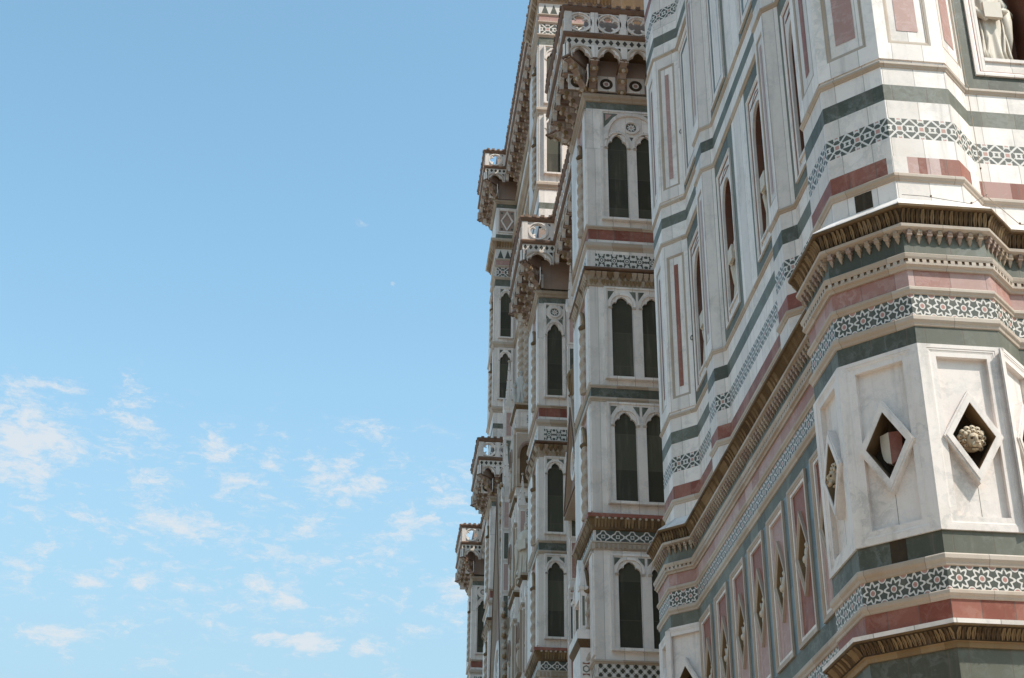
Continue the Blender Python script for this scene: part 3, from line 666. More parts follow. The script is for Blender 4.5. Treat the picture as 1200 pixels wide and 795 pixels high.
# ------------------------------------------------------------------ statues
def statue(name,base,face_dir,h,label,seed,mat='statue_marble',book=True,group=None):
    """robed standing figure on a small plinth: one continuous lofted body with folds, arms and a head with a face"""
    rr=random.Random(seed); N=Vector((face_dir[0],face_dir[1],0)).normalized()
    e=empty(name,(base[0],base[1],base[2]+EYE),label,'statue',group)
    b=MB((base[0],base[1],base[2]),face_dir); seg=72
    lv=[(0,.155,.12,1.),(.03,.16,.125,1.),(.12,.15,.115,1.),(.25,.145,.11,.9),(.38,.142,.108,.8),(.48,.15,.112,.6),(.56,.142,.105,.5),(.62,.132,.098,.4),(.70,.145,.10,.35),(.77,.152,.098,.3),(.81,.14,.088,.25),(.835,.09,.07,.1),(.845,.052,.05,0),(.87,.046,.048,0)]
    ph=[rr.uniform(0,6.28) for _ in range(4)]; sway=rr.uniform(-.03,.03)
    rings=[]
    for t,rx,ry,fo in lv:
        ring=[]
        for k in range(seg):
            a=2*PI*k/seg; f=1+fo*(.10*(1-2*abs(math.sin(3.5*a+ph[0]+1.3*t+.5*math.sin(3*a))))+.06*(1-2*abs(math.sin(6.5*a+ph[1]-2.5*t)))+.05*math.sin(4*a+ph[2]+5*t))
            sx=sway*math.sin(t*3)
            ring.append(b.p((math.cos(a)*rx*f+sx)*h,(math.sin(a)*ry*f)*h,t*h))
        rings.append(ring)
    b.loft(rings,mat)
    H=lambda u,n,z,r,sc=(1,1,1),m=mat:b.ball((u*h,n*h,z*h),r*h,m,12,9,sc)
    H(0,.012,.925,.062,(.85,1.,1.2)); H(0,.072,.92,.014,(.8,1,1.6)); H(0,.055,.885,.03,(1,.8,.6)); H(0,.05,.862,.04,(.9,.7,1.1))
    for sg in (-1,1): H(sg*.022,.062,.935,.009,m='soot_stone'); H(sg*.054,.01,.92,.012,(.5,1,1.4)); H(sg*.03,-.01,.95,.045,(1,1.1,1.1))
    H(0,-.02,.94,.062,(1,1,1.1))
    for sg in (-1,1):
        el=(sg*.19,.02,.60); ha=(sg*.06,.135,.52+.04*sg) if book else (sg*.12,.12,.66)
        b.tube([b.p(sg*.135*h,0,.79*h),b.p(sg*.172*h,.0,.70*h),b.p(el[0]*h,el[1]*h,el[2]*h),b.p(sg*.13*h,.09*h,.59*h),b.p(ha[0]*h,ha[1]*h,ha[2]*h)],[.05*h,.055*h,.06*h,.042*h,.024*h],mat,10)
        H(ha[0],ha[1],ha[2],.027,(1,.8,1.2))
        for q in range(4): b.tube([b.p((ha[0]-.015+.01*q)*h,(ha[1]+.012)*h,(ha[2]+.01)*h),b.p((ha[0]-sg*.012-.012+.01*q)*h,(ha[1]+.024)*h,(ha[2]+.032)*h)],.006*h,mat,6)
        b.tube([b.p(sg*.16*h,.05*h,.62*h),b.p(sg*.155*h,.075*h,.48*h),b.p(sg*.15*h,.06*h,.30*h),b.p(sg*.145*h,.04*h,.16*h)],[.05*h,.05*h,.042*h,.02*h],mat,8)
    for q in range(7):
        u0_=rr.uniform(-.12,.12); u1_=u0_+rr.uniform(-.05,.05); zt=rr.uniform(.3,.58)
        b.tube([b.p(u0_*h,.085*h,zt*h),b.p((u0_*.6+u1_*.4)*h,.108*h,zt*.6*h),b.p(u1_*h,.112*h,zt*.25*h),b.p(u1_*h,.125*h,.012*h)],[.004*h,.011*h,.015*h,.018*h],mat,7)
    o=b.build('body',e,True)
    if book:
        b=MB((base[0],base[1],base[2]),face_dir); b.box(-.075*h,.085*h,.13*h,.165*h,.47*h,.64*h,mat,True); b.build('book',e)
    b=MB((base[0],base[1],base[2]-.0),face_dir); b.box(-.155*h,.155*h,-.12*h,.125*h,-.0,.02*h,mat); b.build('plinth',e)
    return e
lab=['grey robed statue in the far north niche of the bell tower','robed marble statue in the second niche from the far end of the tower side','robed marble statue leaning in the niche left of the near pilaster','robed marble statue in the niche hidden behind the near corner buttress','sunlit white marble statue holding a book in the niche at the upper right']
for k in range(5):
    x,y,z=ST[k]; fd=(-1,0) if k<4 else (0,-1)
    if k==3: continue
    statue('statue',(x+(-.16 if k==4 else .03),y+(.05 if k==4 else 0),z),fd,1.86 if k<4 else 1.8,lab[k],k+3,'statue_marble')
# lightning cable on the south side
b=MB(); b.tube([(8.60,17.60,20),(8.60,17.60,14.3),(8.60,17.54,14.2),(8.60,17.60,14.1),(8.60,17.60,12.4),(8.60,17.52,12.2),(8.9,17.3,11.62),(9.5,17.28,11.62)],.006,'aged_marble',6); b.tube([(8.60,17.52,12.25),(8.1,17.02,11.72),(7.4,16.95,11.75),(7.1,16.99,11.78)],.004,'iron',6)
for px in ((8.60,17.6,12.75),(8.9,17.3,11.63),(8.1,17.02,11.73),(7.5,16.96,11.76)): b.at((px[0],px[1],0),(0,-1)); b.ball((0,.01,px[2]),.016,'soiled_shade_stone',6,5)
tag(b.build('lightning_cable',base=(8.6,17.6,14+EYE)),'thin lightning cable running down the sunlit tower wall and over its cornice','cable')
# ================================================================== CATHEDRAL
PX={1:(5.5,34.8),2:(5.5,46.2),3:(5.585,65.4),4:(5.61,76.6)}
DY=2.6; BAYX=6.62
church=empty('cathedral',(14,55,0),'cathedral front with corbelled galleries and dark arched blind windows, left of the bell tower','cathedral')
def archivolt(b,uc,hw,zs,za,t,n0,n1,m):
    i=arc_half(hw,zs,zs,za,9)[1:]; o=arc_half(hw+t,zs,zs,za+t*1.15,9)[1:]
    I=[(uc+d,z) for d,z in i]+[(uc-d,z) for d,z in reversed(i[:-1])]; O=[(uc+d,z) for d,z in o]+[(uc-d,z) for d,z in reversed(o[:-1])]
    for k in range(len(I)-1):
        a,c,d,e=I[k],I[k+1],O[k+1],O[k]
        b.face([b.p(a[0],n1,a[1]),b.p(c[0],n1,c[1]),b.p(d[0],n1,d[1]),b.p(e[0],n1,e[1])],m)
        for (q,r) in ((a,c),(e,d)): b.face([b.p(q[0],n0,q[1]),b.p(r[0],n0,r[1]),b.p(r[0],n1,r[1]),b.p(q[0],n1,q[1])],m)
def disc(b,u,z,r,n,m,seg=20,uv=True):
    P=[(math.cos(2*PI*k/seg),math.sin(2*PI*k/seg)) for k in range(seg)]
    b.face([b.p(u+r*x,n,z+r*y) for x,y in P],m,[(.5+.42*x+7,.5+.42*y) for x,y in P])
def annulus(b,u,z,r0_,r1,n0,n1,m,seg=20):
    A=[(u+r1*math.cos(2*PI*k/seg),z+r1*math.sin(2*PI*k/seg)) for k in range(seg)]; B=[(u+r0_*math.cos(2*PI*k/seg),z+r0_*math.sin(2*PI*k/seg)) for k in range(seg)]
    b.ring(A,B,n0,n1,m)
def lancets(O,N,parent,cs,fl,fr_,zb,zs,za,zt,hw,roundel=None,big=False,name='blind_window'):
    """white traceried frame with one or two cusped lights over dark green blind slabs"""
    b=MB(O,N); n1=.085; z0=zb-.02
    eds=[fl]+[(a+c)/2 for a,c in zip(cs,cs[1:])]+[fr_]
    for k,c in enumerate(cs):
        b.plate(eds[k],eds[k+1],z0,zt,cusp_half(hw,z0,zs,za),c,.0,n1,'white_marble',nr=.004)
        b.face([b.p(u,.006,z) for u,z in rect(c-hw-.02,c+hw+.02,zb,za+.03)],'dark_infill')
        archivolt(b,c,hw+.035,zs,za+.03,.055,n1,n1+.035,'white_marble')
        for sg in (-1,1): b.box(c+sg*(hw+.04)-.05,c+sg*(hw+.04)+.05,n1-.02,n1+.03,zs-.05,zs,'string_marble')
    r_=rect(fl-.07,fr_+.07,z0-.06,zt+.05); b.ring(r_,rect(fl,fr_,z0,zt),0,n1+.03,'white_marble',n1)
    b.box(fl-.03,fr_+.03,0,n1+.05,z0-.07,z0,'white_marble')
    tri=lambda pts,m,n:b.face([b.p(u,n,z) for u,z in pts],m)
    if big:
        c=(fl+fr_)/2; W=(fr_-fl)/2-.06; archivolt(b,c,W-.08,zs+.25,zt-.13,.085,n1,n1+.06,'white_marble')
        for sg in (-1,1):
            e=c+sg*(W+.03); tri([(e,zt-.05),(e-sg*.42,zt-.05),(e,zt-.55)],'green_marble',n1+.004); tri([(e-sg*.05,zt-.09),(e-sg*.25,zt-.09),(e-sg*.05,zt-.32)],'pink_marble',n1+.008)
            tri([(c+sg*.23,za+.0),(c+sg*.36,za+.14),(c+sg*.40,za-.02)],'green_marble',n1+.004)
        tri([(c-.06,za-.07),(c+.06,za-.07),(c,za-.2)],'green_marble',n1+.004)
    else:
        for k,c in enumerate(cs):
            top=(roundel[1]-roundel[2]-.02) if roundel else zt
            for sg in (-1,1):
                e=c+sg*(eds[k+1]-eds[k])*.5*.92; tri([(e,min(zt,za+.2)-.04),(e-sg*.17,min(zt,za+.2)-.04),(e,za-.12)],'green_marble',n1+.004)
    if roundel:
        u,z,r=roundel; disc(b,u,z,r*.82,n1+.006,'roundel_inlay'); annulus(b,u,z,r*.8,r*1.12,n1,n1+.05,'white_marble')
        if not big:
            for sg in (-1,1):
                for s2 in (-1,1): e=u+sg*.30; tri([(e,z+s2*.27),(e-sg*.12,z+s2*.27),(e,z+s2*.12)],'green_marble',n1+.004)
    b.build(name,parent)
def spiral(b,c,r,z0,z1,m,turn=17.,lob=2,step=.03,seg=14,amp=.24):
    k=int((z1-z0)/step); rings=[]
    for i in range(k+1):
        z=z0+(z1-z0)*i/k; rings.append([(c[0]+math.cos(a)*r*(1+amp*math.cos(lob*a-turn*z)),c[1]+math.sin(a)*r*(1+amp*math.cos(lob*a-turn*z)),z) for a in [2*PI*j/seg for j in range(seg)]])
    b.loft(rings,m)
def crockets(b,p0,p1,n,r,m):
    for k in range(n):
        t=(k+.5)/n; q=[p0[i]*(1-t)+p1[i]*t for i in range(3)]; b.at((0,0,0),(0,-1)); b.ball((q[0],-q[1],q[2]),r,m,6,5,(1,1,1.2)); b.ball((q[0]-r*.9,-q[1],q[2]+r*.4),r*.6,m,6,4)
def zf(k): return (lambda z:z-.04*max(0,z-31.5)) if k==2 else (lambda z:z)
BLOW=[(-1.7,8.6,'white_marble'),(8.6,9.2,'red_marble'),(9.2,9.86,'white_marble'),(9.86,10.2,'checker_inlay'),(10.27,13.04,'white_marble'),(13.2,13.56,'diamond_inlay'),(13.85,17.08,'white_marble'),(17.18,17.47,'green_marble'),(17.53,20.95,'white_marble'),(21.03,21.1,'white_marble'),(21.1,21.5,'star_inlay'),(21.5,21.6,'white_marble'),(21.84,21.98,'white_marble'),(21.98,22.32,'red_marble'),(22.38,26.39,'white_marble'),(26.39,26.64,'green_marble'),(26.8,29.6,'rosy_stone')]
BUP=[(29.5,30.36,'white_marble'),(30.36,30.63,'green_marble'),(30.63,31.22,'white_marble'),(31.5,34.74,'white_marble'),(35.0,38.2,'white_marble'),(38.2,38.6,'green_marble'),(38.72,39.3,'lattice_inlay'),(39.4,39.72,'pink_marble'),(39.78,40.4,'spike_inlay'),(40.88,41.25,'green_marble'),(41.25,42.85,'white_marble'),(42.85,43.1,'green_marble'),(43.2,46.3,'rosy_stone')]
def leaf_corbels(b,path,z0,z1,p,sp,m1,m2,off=0.):
    for i,q,n,L in along(path,sp):
        b.at((q.x,q.y,0),n); w=L*.42; h=z1-z0; m=m1 if random.random()<.7 else m2
        b.loft([[b.p(a*w*k,off+p*f*g,z0+h*t) for a,g in ((-1,0.),(-1,1),(1,1),(1,0.))] for t,k,f in ((0,.35,.25),(.3,.75,.4),(.65,1,.75),(.85,1.,1.),(1.,.9,1.))],m)
def pier_strings(path,e,F,up):
    def st(z0,z1,p,m='string_marble',name='string_course',b0=0.):
        b=MB(); b.sweep(path,mould(F(z0),F(z1),p,b0),m); b.build(name,e)
    st(10.19,10.28,.07); st(17.07,17.19,.06); st(17.46,17.54,.05); st(20.9,21.04,.16,'rust_red_stone'); st(21.58,21.85,.11); st(22.3,22.39,.08,'string_marble'); st(26.62,26.87,.12,'aged_marble'); st(9.8,9.87,.05)
    b=MB(); b.sweep(path,[(0,13.03),(.05,13.04),(.05,13.19),(.07,13.2),(.07,13.24),(0,13.25)],'string_marble')
    for i,q,n,L in along(path,.12): b.at((q.x,q.y,0),n); b.box(-L*.28,L*.28,.05,.085,13.06,13.17,'aged_marble')
    b.build('dentil_course',e)
    b=MB(); b.sweep(path,[(0,13.54),(.05,13.56),(.06,13.66),(.12,13.80),(.15,13.84)],'soiled_shade_stone'); b.sweep(path,[(.15,13.84),(.16,13.86),(.16,13.94),(.0,13.96)],'red_marble')
    leaf_corbels(b,path,13.60,13.83,.09,.085,'gilt_stone','soiled_shade_stone',.05)
    for i,q,n,L in along(path,.15): b.at((q.x,q.y,0),n); b.ball((0,.155,13.815),.032,'string_marble',6,5,(1.2,1,1))
    b.build('leaf_cornice',e)
    b=MB(); b.sweep(path,[(0,20.5),(.03,20.5),(.04,20.56),(.04,20.84),(.13,20.9)],'aged_marble'); leaf_corbels(b,path,20.70,20.9,.11,.16,'aged_marble','soiled_shade_stone',.03); leaf_corbels(b,path,20.53,20.68,.05,.11,'gilt_stone','aged_marble',.03); b.build('corbel_course',e)
    if up:
        st(31.2,31.5,.11); st(34.72,35.02,.11); st(38.58,38.73,.08); st(39.28,39.41,.06); st(39.7,39.79,.05); st(43.08,43.3,.12,'aged_marble')
        b=MB(); b.sweep(path,[(0,F(40.36)),(.06,F(40.4)),(.08,F(40.5)),(.2,F(40.66)),(.24,F(40.7))],'aged_marble'); b.sweep(path,[(.24,F(40.7)),(.28,F(40.74)),(.28,F(40.86)),(0,F(40.9))],'string_marble'); leaf_corbels(b,path,F(40.42),F(40.7),.17,.14,'gilt_stone','aged_marble',.06); b.build('leaf_cornice',e)
def pier(k,ws,up):
    x0,y0=PX[k]; F=zf(k); e=empty('buttress',(x0+.5,y0+1,EYE),parent=church)
    path=[(x0+ws,y0+DY),(x0,y0+DY),(x0,y0),(x0+ws,y0)]
    b=MB()
    for z0,z1,m in BLOW+([(F(a),F(c),m) for a,c,m in BUP] if up else []):
        off=.05 if 21.0<z0<21.55 else 0
        tl={'checker_inlay':.40,'diamond_inlay':.37,'star_inlay':.335,'lattice_inlay':.6,'spike_inlay':.34}.get(m,0)
        if m in ('star_inlay','diamond_inlay','checker_inlay','lattice_inlay','spike_inlay'):
            # inlay stops short of the corner behind a plain white margin
            mg=.17 if m=='star_inlay' else .06
            for (pa,pb) in ((path[1],path[2]),(path[2],path[3])):
                A=Vector(pa);B=Vector(pb);d=(B-A).normalized();n=Vector((d.y,-d.x)); 
                A2=A+d*mg; B2=B-d*mg if pb is not path[3] else B
                b.band([tuple(A2+n*(off+.004)),tuple(B2+n*(off+.004))],z0,z1,m,0,tl)
            b.band(path,z0,z1,'white_marble',off)
        else: b.band(path,z0,z1,m,off)
    tz=F(46.2) if up else 29.5
    b.face([(x0+ws,y0+DY,tz),(x0,y0+DY,tz),(x0,y0,tz),(x0+ws,y0,tz)],'aged_marble')
    b.build('shaft',e); pier_strings(path,e,F,up)
    O=(x0,y0,0); N=(0,-1)
    if k==1:
        cs=(.86,1.68); fl,fr_=.45,2.09
        lancets(O,N,e,cs,fl,fr_,22.68,25.02,25.47,26.24,.28,(1.27,25.73,.21),True)
        for zb,zs,za,zt in ((17.79,19.85,20.17,20.40),(14.32,16.40,16.76,16.98),(10.58,12.42,12.73,12.86)): lancets(O,N,e,cs,fl,fr_,zb,zs,za,zt,.28)
    else:
        cs=(.545,); fl,fr_=.24,.85
        lancets(O,N,e,cs,fl,fr_,22.76,25.1,25.56,26.3,.262,(.545,26.0,.2))
        for zb,zs,za,zt in ((17.82,19.88,20.26,20.43),(14.32,16.42,16.79,17.0),(10.6,12.45,12.78,12.92)): lancets(O,N,e,cs,fl,fr_,zb,zs,za,zt,.262)
        if up:
            for zb,zs,za,zt in ((31.95,33.98,34.4,34.62),(35.3,37.4,37.82,38.05)): lancets(O,N,e,cs,fl,fr_,F(zb),F(zs),F(za),F(zt),.262)
            b=MB(O,N); z0,z1=F(41.35),F(42.75); b.mframe(rect(.1,1.0,z0,z1),rect(.17,.93,z0+.08,z1-.08),0,.05,'white_marble'); b.face([b.p(u,.004,z) for u,z in rect(.17,.93,z0+.08,z1-.08)],'rosy_stone')
            zc=(z0+z1)/2; b.mframe(diamond(.55,zc,.33,.6),diamond(.55,zc,.24,.45),.004,.05,'white_marble')
            for su in (-1,1):
                for sz in (-1,1): disc(b,.55+su*.26,zc+sz*.48,.07,.008,'green_marble')
            b.build('carved_panel',e)
    # west face: raised margins, twisted colonnettes between them
    Ow=(x0,y0+DY,0); Nw=(-1,0)
    stor=[(10.4,12.95),(14.05,17.0),(17.62,20.42),(22.48,26.3)]+([(F(31.6),F(34.6)),(F(35.1),F(38.1))] if up else [])
    for z0,z1 in stor:
        b=MB(Ow,Nw); b.box(DY-.47,DY-.02,0,.05,z0,z1,'white_marble'); b.box(.02,1.25,0,.07,z0,z1,'white_marble'); b.box(.02,DY-.02,0,.075,z1,z1+.06,'string_marble'); b.face([b.p(u,.004,z) for u,z in rect(1.25,DY-.47,z0,z1)],'pink_marble')
        b.build('margin',e)
        b=MB(); zc=z0+(z1-z0)*.68
        spiral(b,(x0-.06,y0+.72),.105,z0,zc,'string_marble'); b.at(Ow,Nw); b.ball((DY-.72,.06,zc+.05),.15,'soiled_shade_stone',8,6,(1,1,.7))
        b.tube([b.p(DY-.72,.06,zc+.1),b.p(DY-.74,.06,zc+.3),b.p(DY-.95,.06,zc+.6),b.p(DY-1.1,.06,zc+.72)],.06,'gilt_stone',7); b.build('twisted_column',e)
    tabernacle(x0,y0+.62,9.2,e)
def hexblock(b,u,n,z,s):
    A=[(u+s*.55*math.cos(PI/6+PI/3*k),z+s*.55*math.sin(PI/6+PI/3*k)) for k in range(6)]; B=[(u+s*.36*math.cos(PI/6+PI/3*k),z+s*.36*math.sin(PI/6+PI/3*k)) for k in range(6)]
    b.ring(A,B,n,n+.006,'green_marble'); 
    for sg in (-1,1): b.face([b.p(q[0],n+.005,q[1]) for q in ((u-s*.5,z+sg*s*.68),(u+s*.5,z+sg*s*.68),(u+s*.5,z+sg*s*.98),(u,z+sg*s*.8),(u-s*.5,z+sg*s*.98))],'red_marble')
def tabernacle(x0,y0,zb,parent,dep=.27,w=1.3):
    """little gabled niche set against the west face of a buttress"""
    b=MB((x0,y0,0),(0,-1)); path=[(x0+.02,y0+w),(x0-dep,y0+w),(x0-dep,y0),(x0+.02,y0)]
    b.sweep(path,[(0,zb-11),(0,zb)],'white_marble'); b.sweep(path,mould(zb,zb+.12,.05),'aged_marble'); b.sweep(path,[(0,zb+.1),(0,zb+1.55)],'white_marble'); b.sweep(path,mould(zb+.45,zb+.53,.04),'string_marble'); b.sweep(path,[(0,zb+1.55),(.08,zb+1.7),(.08,zb+1.75)],'soiled_shade_stone'); b.sweep(path,[(.08,zb+1.75),(.08,zb+1.98),(-.03,zb+2.02)],'white_marble')
    hexblock(b,-dep*.5,.002,zb+1.03,.17)
    for (yy) in (y0,y0+w-.18): b.at((x0-dep+.09,yy,0),(0,-1)); b.box(-.085,.085,-.18,0,zb+2.0,zb+3.0,'white_marble'); b.loft([[b.p(a*.11*k,-.09+c*.11*k,z) for a,c in ((-1,-1),(1,-1),(1,1),(-1,1))] for k,z in ((1,zb+3.0),(1.15,zb+3.08),(.8,zb+3.12),(.06,zb+3.75))],'white_marble'); b.face([b.p(u,.003,z) for u,z in rect(-.03,.03,zb+2.1,zb+2.85)],'green_marble')
    b.at((x0-dep+.1,y0+w,0),(-1,0)); 
    b.prism([(0,zb+2.9),(w,zb+2.9),(w*.5,zb+4.0)],-.1,.06,'white_marble',back=True)
    b.build('tabernacle',parent)
for k,ws,up in ((1,2.6,False),(2,2.85,True),(3,1.9,True),(4,1.9,False)): pier(k,ws,up)

# ---- galleries
def quatre(c,z,r,k=32):
    return [(c+r*(.80+.2*abs(math.cos(2*(2*PI*i/k))))*math.cos(2*PI*i/k),z+r*(.80+.2*abs(math.cos(2*(2*PI*i/k))))*math.sin(2*PI*i/k)) for i in range(k)]
def gallery(path,z0,pr=.68,ends=(True,True)):
    F=off_path(path,pr); c=F[len(F)//2]; e=empty('gallery',(c[0],c[1],z0+EYE),parent=church)
    H=lambda t:z0+t
    b=MB(); b.sweep(path,[(pr-.14,H(2.46)),(pr+.02,H(2.46)),(pr+.06,H(2.5)),(pr+.10,H(2.58)),(pr+.06,H(2.66)),(pr-.16,H(2.68)),(pr-.16,H(2.46))],'rust_red_stone')
    for i,q,n,L in along(F,.29): b.at((q.x,q.y,0),n); b.box(-.07,.07,.0,.12+random.uniform(-.02,.02),H(2.6),H(2.70),'rust_red_stone')
    b.build('coping',e)
    b=MB(); b.sweep(path,[(pr-.15,H(1.53)),(pr,H(1.53)),(pr+.05,H(1.58)),(pr+.07,H(1.64)),(pr+.03,H(1.70)),(pr-.15,H(1.71))],'rust_red_stone'); b.build('string_course',e)
    b=MB(); b.band(path,H(1.27),H(1.535),'rhomb_row',pr-.02,.205); b.build('rhomb_band',e)
    b=MB(); mt=off_path(path,pr-.02)
    for A,B,C,D in zip(path,path[1:],mt[1:],mt): b.face([(A[0],A[1],H(1.26)),(B[0],B[1],H(1.26)),(C[0],C[1],H(1.26)),(D[0],D[1],H(1.26))],'soiled_shade_stone'); b.face([(A[0],A[1],H(1.72)),(B[0],B[1],H(1.72)),(C[0],C[1],H(1.72)),(D[0],D[1],H(1.72))],'aged_marble')
    b.band(path,H(-.02),H(.12),'soot_stone',.006); b.build('floor_slab',e)
    conv=[]
    for i in range(len(path)):
        if 0<i<len(path)-1:
            a=Vector(path[i])-Vector(path[i-1]); c=Vector(path[i+1])-Vector(path[i]); conv.append(a.x*c.y-a.y*c.x>0)
        else: conv.append(None)
    ap=MB(); bp=MB(); wl=MB()
    for i in range(len(F)-1):
        a=Vector(F[i]); q=Vector(F[i+1]); L=(q-a).length; d=(q-a).normalized(); n=(d.y,-d.x); k=max(1,round(L/.87)); w=L/k
        # wall panels between the brackets
        for j in range(k+1):
            pt=a+d*(w*j); at0=(j==0 and i>0 and conv[i] is not None); at1=(j==k and conv[i+1] is not None)
            cv=conv[i] if at0 else conv[i+1] if at1 else None
            if cv is False: continue
            if cv is True:
                pb=MB((pt.x,pt.y,0),n); sg=1 if at0 else -1
                pb.box(min(0,sg*.2),max(0,sg*.2),-.16,.012,H(1.70),H(2.47),'white_marble'); pb.build('corner_pier',e); pb=MB((pt.x,pt.y,0),n); pb.box(min(0,sg*.2),max(0,sg*.2),-.16,.0,H(.80),H(1.28),'white_marble'); pb.build('corner_impost',e)
                if at0: bracket(Vector(path[i]),Vector(F[i])-Vector(path[i]),z0,e)
                # straight bracket near the corner, on the wall
                continue
            w0=pt-Vector(n)*pr; bracket(w0,Vector(n)*pr,z0,e)
            pb=MB((pt.x,pt.y,0),n); pb.box(-.11,.11,-.14,.02,H(1.70),H(2.47),'white_marble'); pb.build('baluster_pier',e)
        for j in range(k):
            pt=a+d*(w*(j+.5)); b=MB((pt.x,pt.y,0),n)
            sq=[]; r=min(w*.5-.1,.33); Q=quatre(0,H(2.08),r*.86)
            for (x,z) in Q:
                m=max(abs(x)/(w/2-.0),abs(z-H(2.08))/.385); sq.append((x/m,H(2.08)+(z-H(2.08))/m))
            b.ring(sq,Q,-.11,-.02,'white_marble'); annulus(b,0,H(2.08),r*.96,r*1.1,-.02,.02,'white_marble',24)
            for sx in (-1,1):
                for sz in (-1,1): u=sx*(w*.5-.14); z=H(2.08)+sz*.32; b.face([b.p(u,-.014,z),b.p(u-sx*.1,-.014,z),b.p(u,-.014,z-sz*.1)],'soot_stone')
            for t in range(4):
                aa=PI/4+PI/2*t; b.tube([b.p(r*.8*math.cos(aa),-.06,H(2.08)+r*.8*math.sin(aa)),b.p(r*.42*math.cos(aa),-.06,H(2.08)+r*.42*math.sin(aa))],[.05,.02],'white_marble',6)
            b.build('balustrade_panel',e)
            b=MB((pt.x,pt.y,0),n); b.plate(-w/2+.02,w/2-.02,H(.74),H(1.27),cusp_half(w/2-.13,H(.74),H(.78),H(1.2)),0,-.15,-.02,'white_marble',nr=-.15)
            archivolt(b,0,w/2-.12,H(.78),H(1.19),.05,-.02,.015,'string_marble')
            for sx in (-1,1): b.face([b.p(sx*(w/2-.06),-.014,H(1.22)),b.p(sx*(w/2-.2),-.014,H(1.22)),b.p(sx*(w/2-.06),-.014,H(1.06))],'soot_stone')
            b.build('arch',e)
            wlp=pt-Vector(n)*pr; b=MB((wlp.x,wlp.y,0),n); b.ring(rect(-.26,.26,H(.15),H(.68)),rect(-.22,.22,H(.19),H(.64)),0,.03,'white_marble',.008); b.face([b.p(u,.01,z) for u,z in rect(-.22,.22,H(.19),H(.64))],'white_marble'); annulus(b,0,H(.415),.10,.19,.01,.02,'soot_stone',16); disc(b,0,H(.415),.06,.014,'pink_marble',10); b.build('shield_panel',e)
    return e
BR=[(0,.0),(.08,.02),(.13,.10),(.14,.20),(.20,.27),(.30,.29),(.34,.38),(.35,.46),(.42,.54),(.52,.56),(.56,.63),(.58,.72),(.92,.76),(.98,.8),(.98,1.27),(0,1.27)]
def bracket(wpt,vec,z0,e):
    L=vec.length; n=vec.normalized(); b=MB((wpt.x,wpt.y,0),(n.x,n.y)); hw=.10
    P=[(a*L/.98*.985 if a>.9 else a*L*1.25 if a<.6 else a*L,z0+z) for a,z in BR]
    for sg in (-1,1):
        pts=[b.p(sg*hw,a,z) for a,z in P]; b.face(pts if sg>0 else pts[::-1],'rosy_stone')
    for q,((a,z),(c,w)) in enumerate(zip(P,P[1:])): b.face([b.p(-hw,a,z),b.p(hw,a,z),b.p(hw,c,w),b.p(-hw,c,w)],'rosy_stone' if q<12 else 'white_marble')
    for a,z,r in ((.12,.1,.07),(.33*1.15,.36,.075),(.56*1.15,.62,.08)):
        b.tube([b.p(-hw-.025,a*L,z0+z),b.p(hw+.025,a*L,z0+z)],r,'gilt_stone',8); b.ball((0,a*L+.05,z0+z-.05),r*.8,'string_marble',7,5)
    b.box(-hw-.03,hw+.03,.0,L*.985+.02,z0+.77,z0+.83,'rust_red_stone')
    for sg in (-1,1):
        for q in (.25,.55): b.box(sg*(hw+.001)-.012,sg*(hw+.001)+.012,L*q-.07,L*q+.07,z0+.5+.1*q,z0+.68,'string_marble')
    b.build('bracket',e)
def wrap(k,ws,n=True,s=True):
    x0,y0=PX[k]; return [(BAYX+.03,y0+DY),(x0,y0+DY),(x0,y0),(BAYX+.03,y0)]
g1=wrap(2,0)[1:]; 
gallery([(BAYX+.03,PX[2][1]+DY),(PX[2][0],PX[2][1]+DY),(PX[2][0],PX[2][1]),(BAYX+.03,PX[2][1]),(BAYX+.03,PX[1][1]+DY),(PX[1][0],PX[1][1]+DY),PX[1],(PX[1][0]+3.6,PX[1][1])],26.87)
gallery([(BAYX+.03,PX[4][1]+DY),(PX[4][0],PX[4][1]+DY),PX[4],(BAYX+.03,PX[4][1]),(BAYX+.03,PX[3][1]+DY),(PX[3][0],PX[3][1]+DY),PX[3],(BAYX+.03,PX[3][1])],26.87)
gallery([(BAYX+.03,PX[3][1]+DY),(PX[3][0],PX[3][1]+DY),PX[3],(BAYX+.03,PX[3][1]),(BAYX+.03,PX[2][1]+DY),(PX[2][0],PX[2][1]+DY),PX[2],(PX[2][0]+3.5,PX[2][1])],43.28)
# ---- bay walls and the body of the church
def bay(kn,ks,top):
    b=MB(); p=[(BAYX,PX[kn][1]+.02 if kn else 0),(BAYX,PX[ks][1]+DY-.02)]
    for z0,z1,m in BLOW[:-1]+[(26.64,29.5,'white_marble')]+(BUP if top else []):
        b.band(p,z0,z1,m,0,.42 if m.endswith('inlay') else 0)
    b.face([(BAYX,p[0][1],21.03),(BAYX,p[1][1],21.03),(BAYX-.001,p[1][1],20.95),(BAYX-.001,p[0][1],20.95)],'white_marble')
    for z0,z1,q in ((10.19,10.28,.07),(13.03,13.22,.1),(13.54,13.87,.12),(17.07,17.19,.06),(17.46,17.54,.05),(20.9,21.04,.16),(21.58,21.86,.11),(22.3,22.39,.08),(26.62,26.87,.1))+(((31.2,31.52,.1),(34.72,35.02,.1),(38.58,38.74,.08),(39.28,39.41,.06),(39.7,39.79,.05),(40.36,40.9,.25),(43.05,43.3,.1)) if top else ()): b.sweep(p,mould(z0,z1,q),'aged_marble')
    b.build('bay_wall',church)
bay(2,1,False); bay(3,2,True); bay(4,3,False)
b=MB()
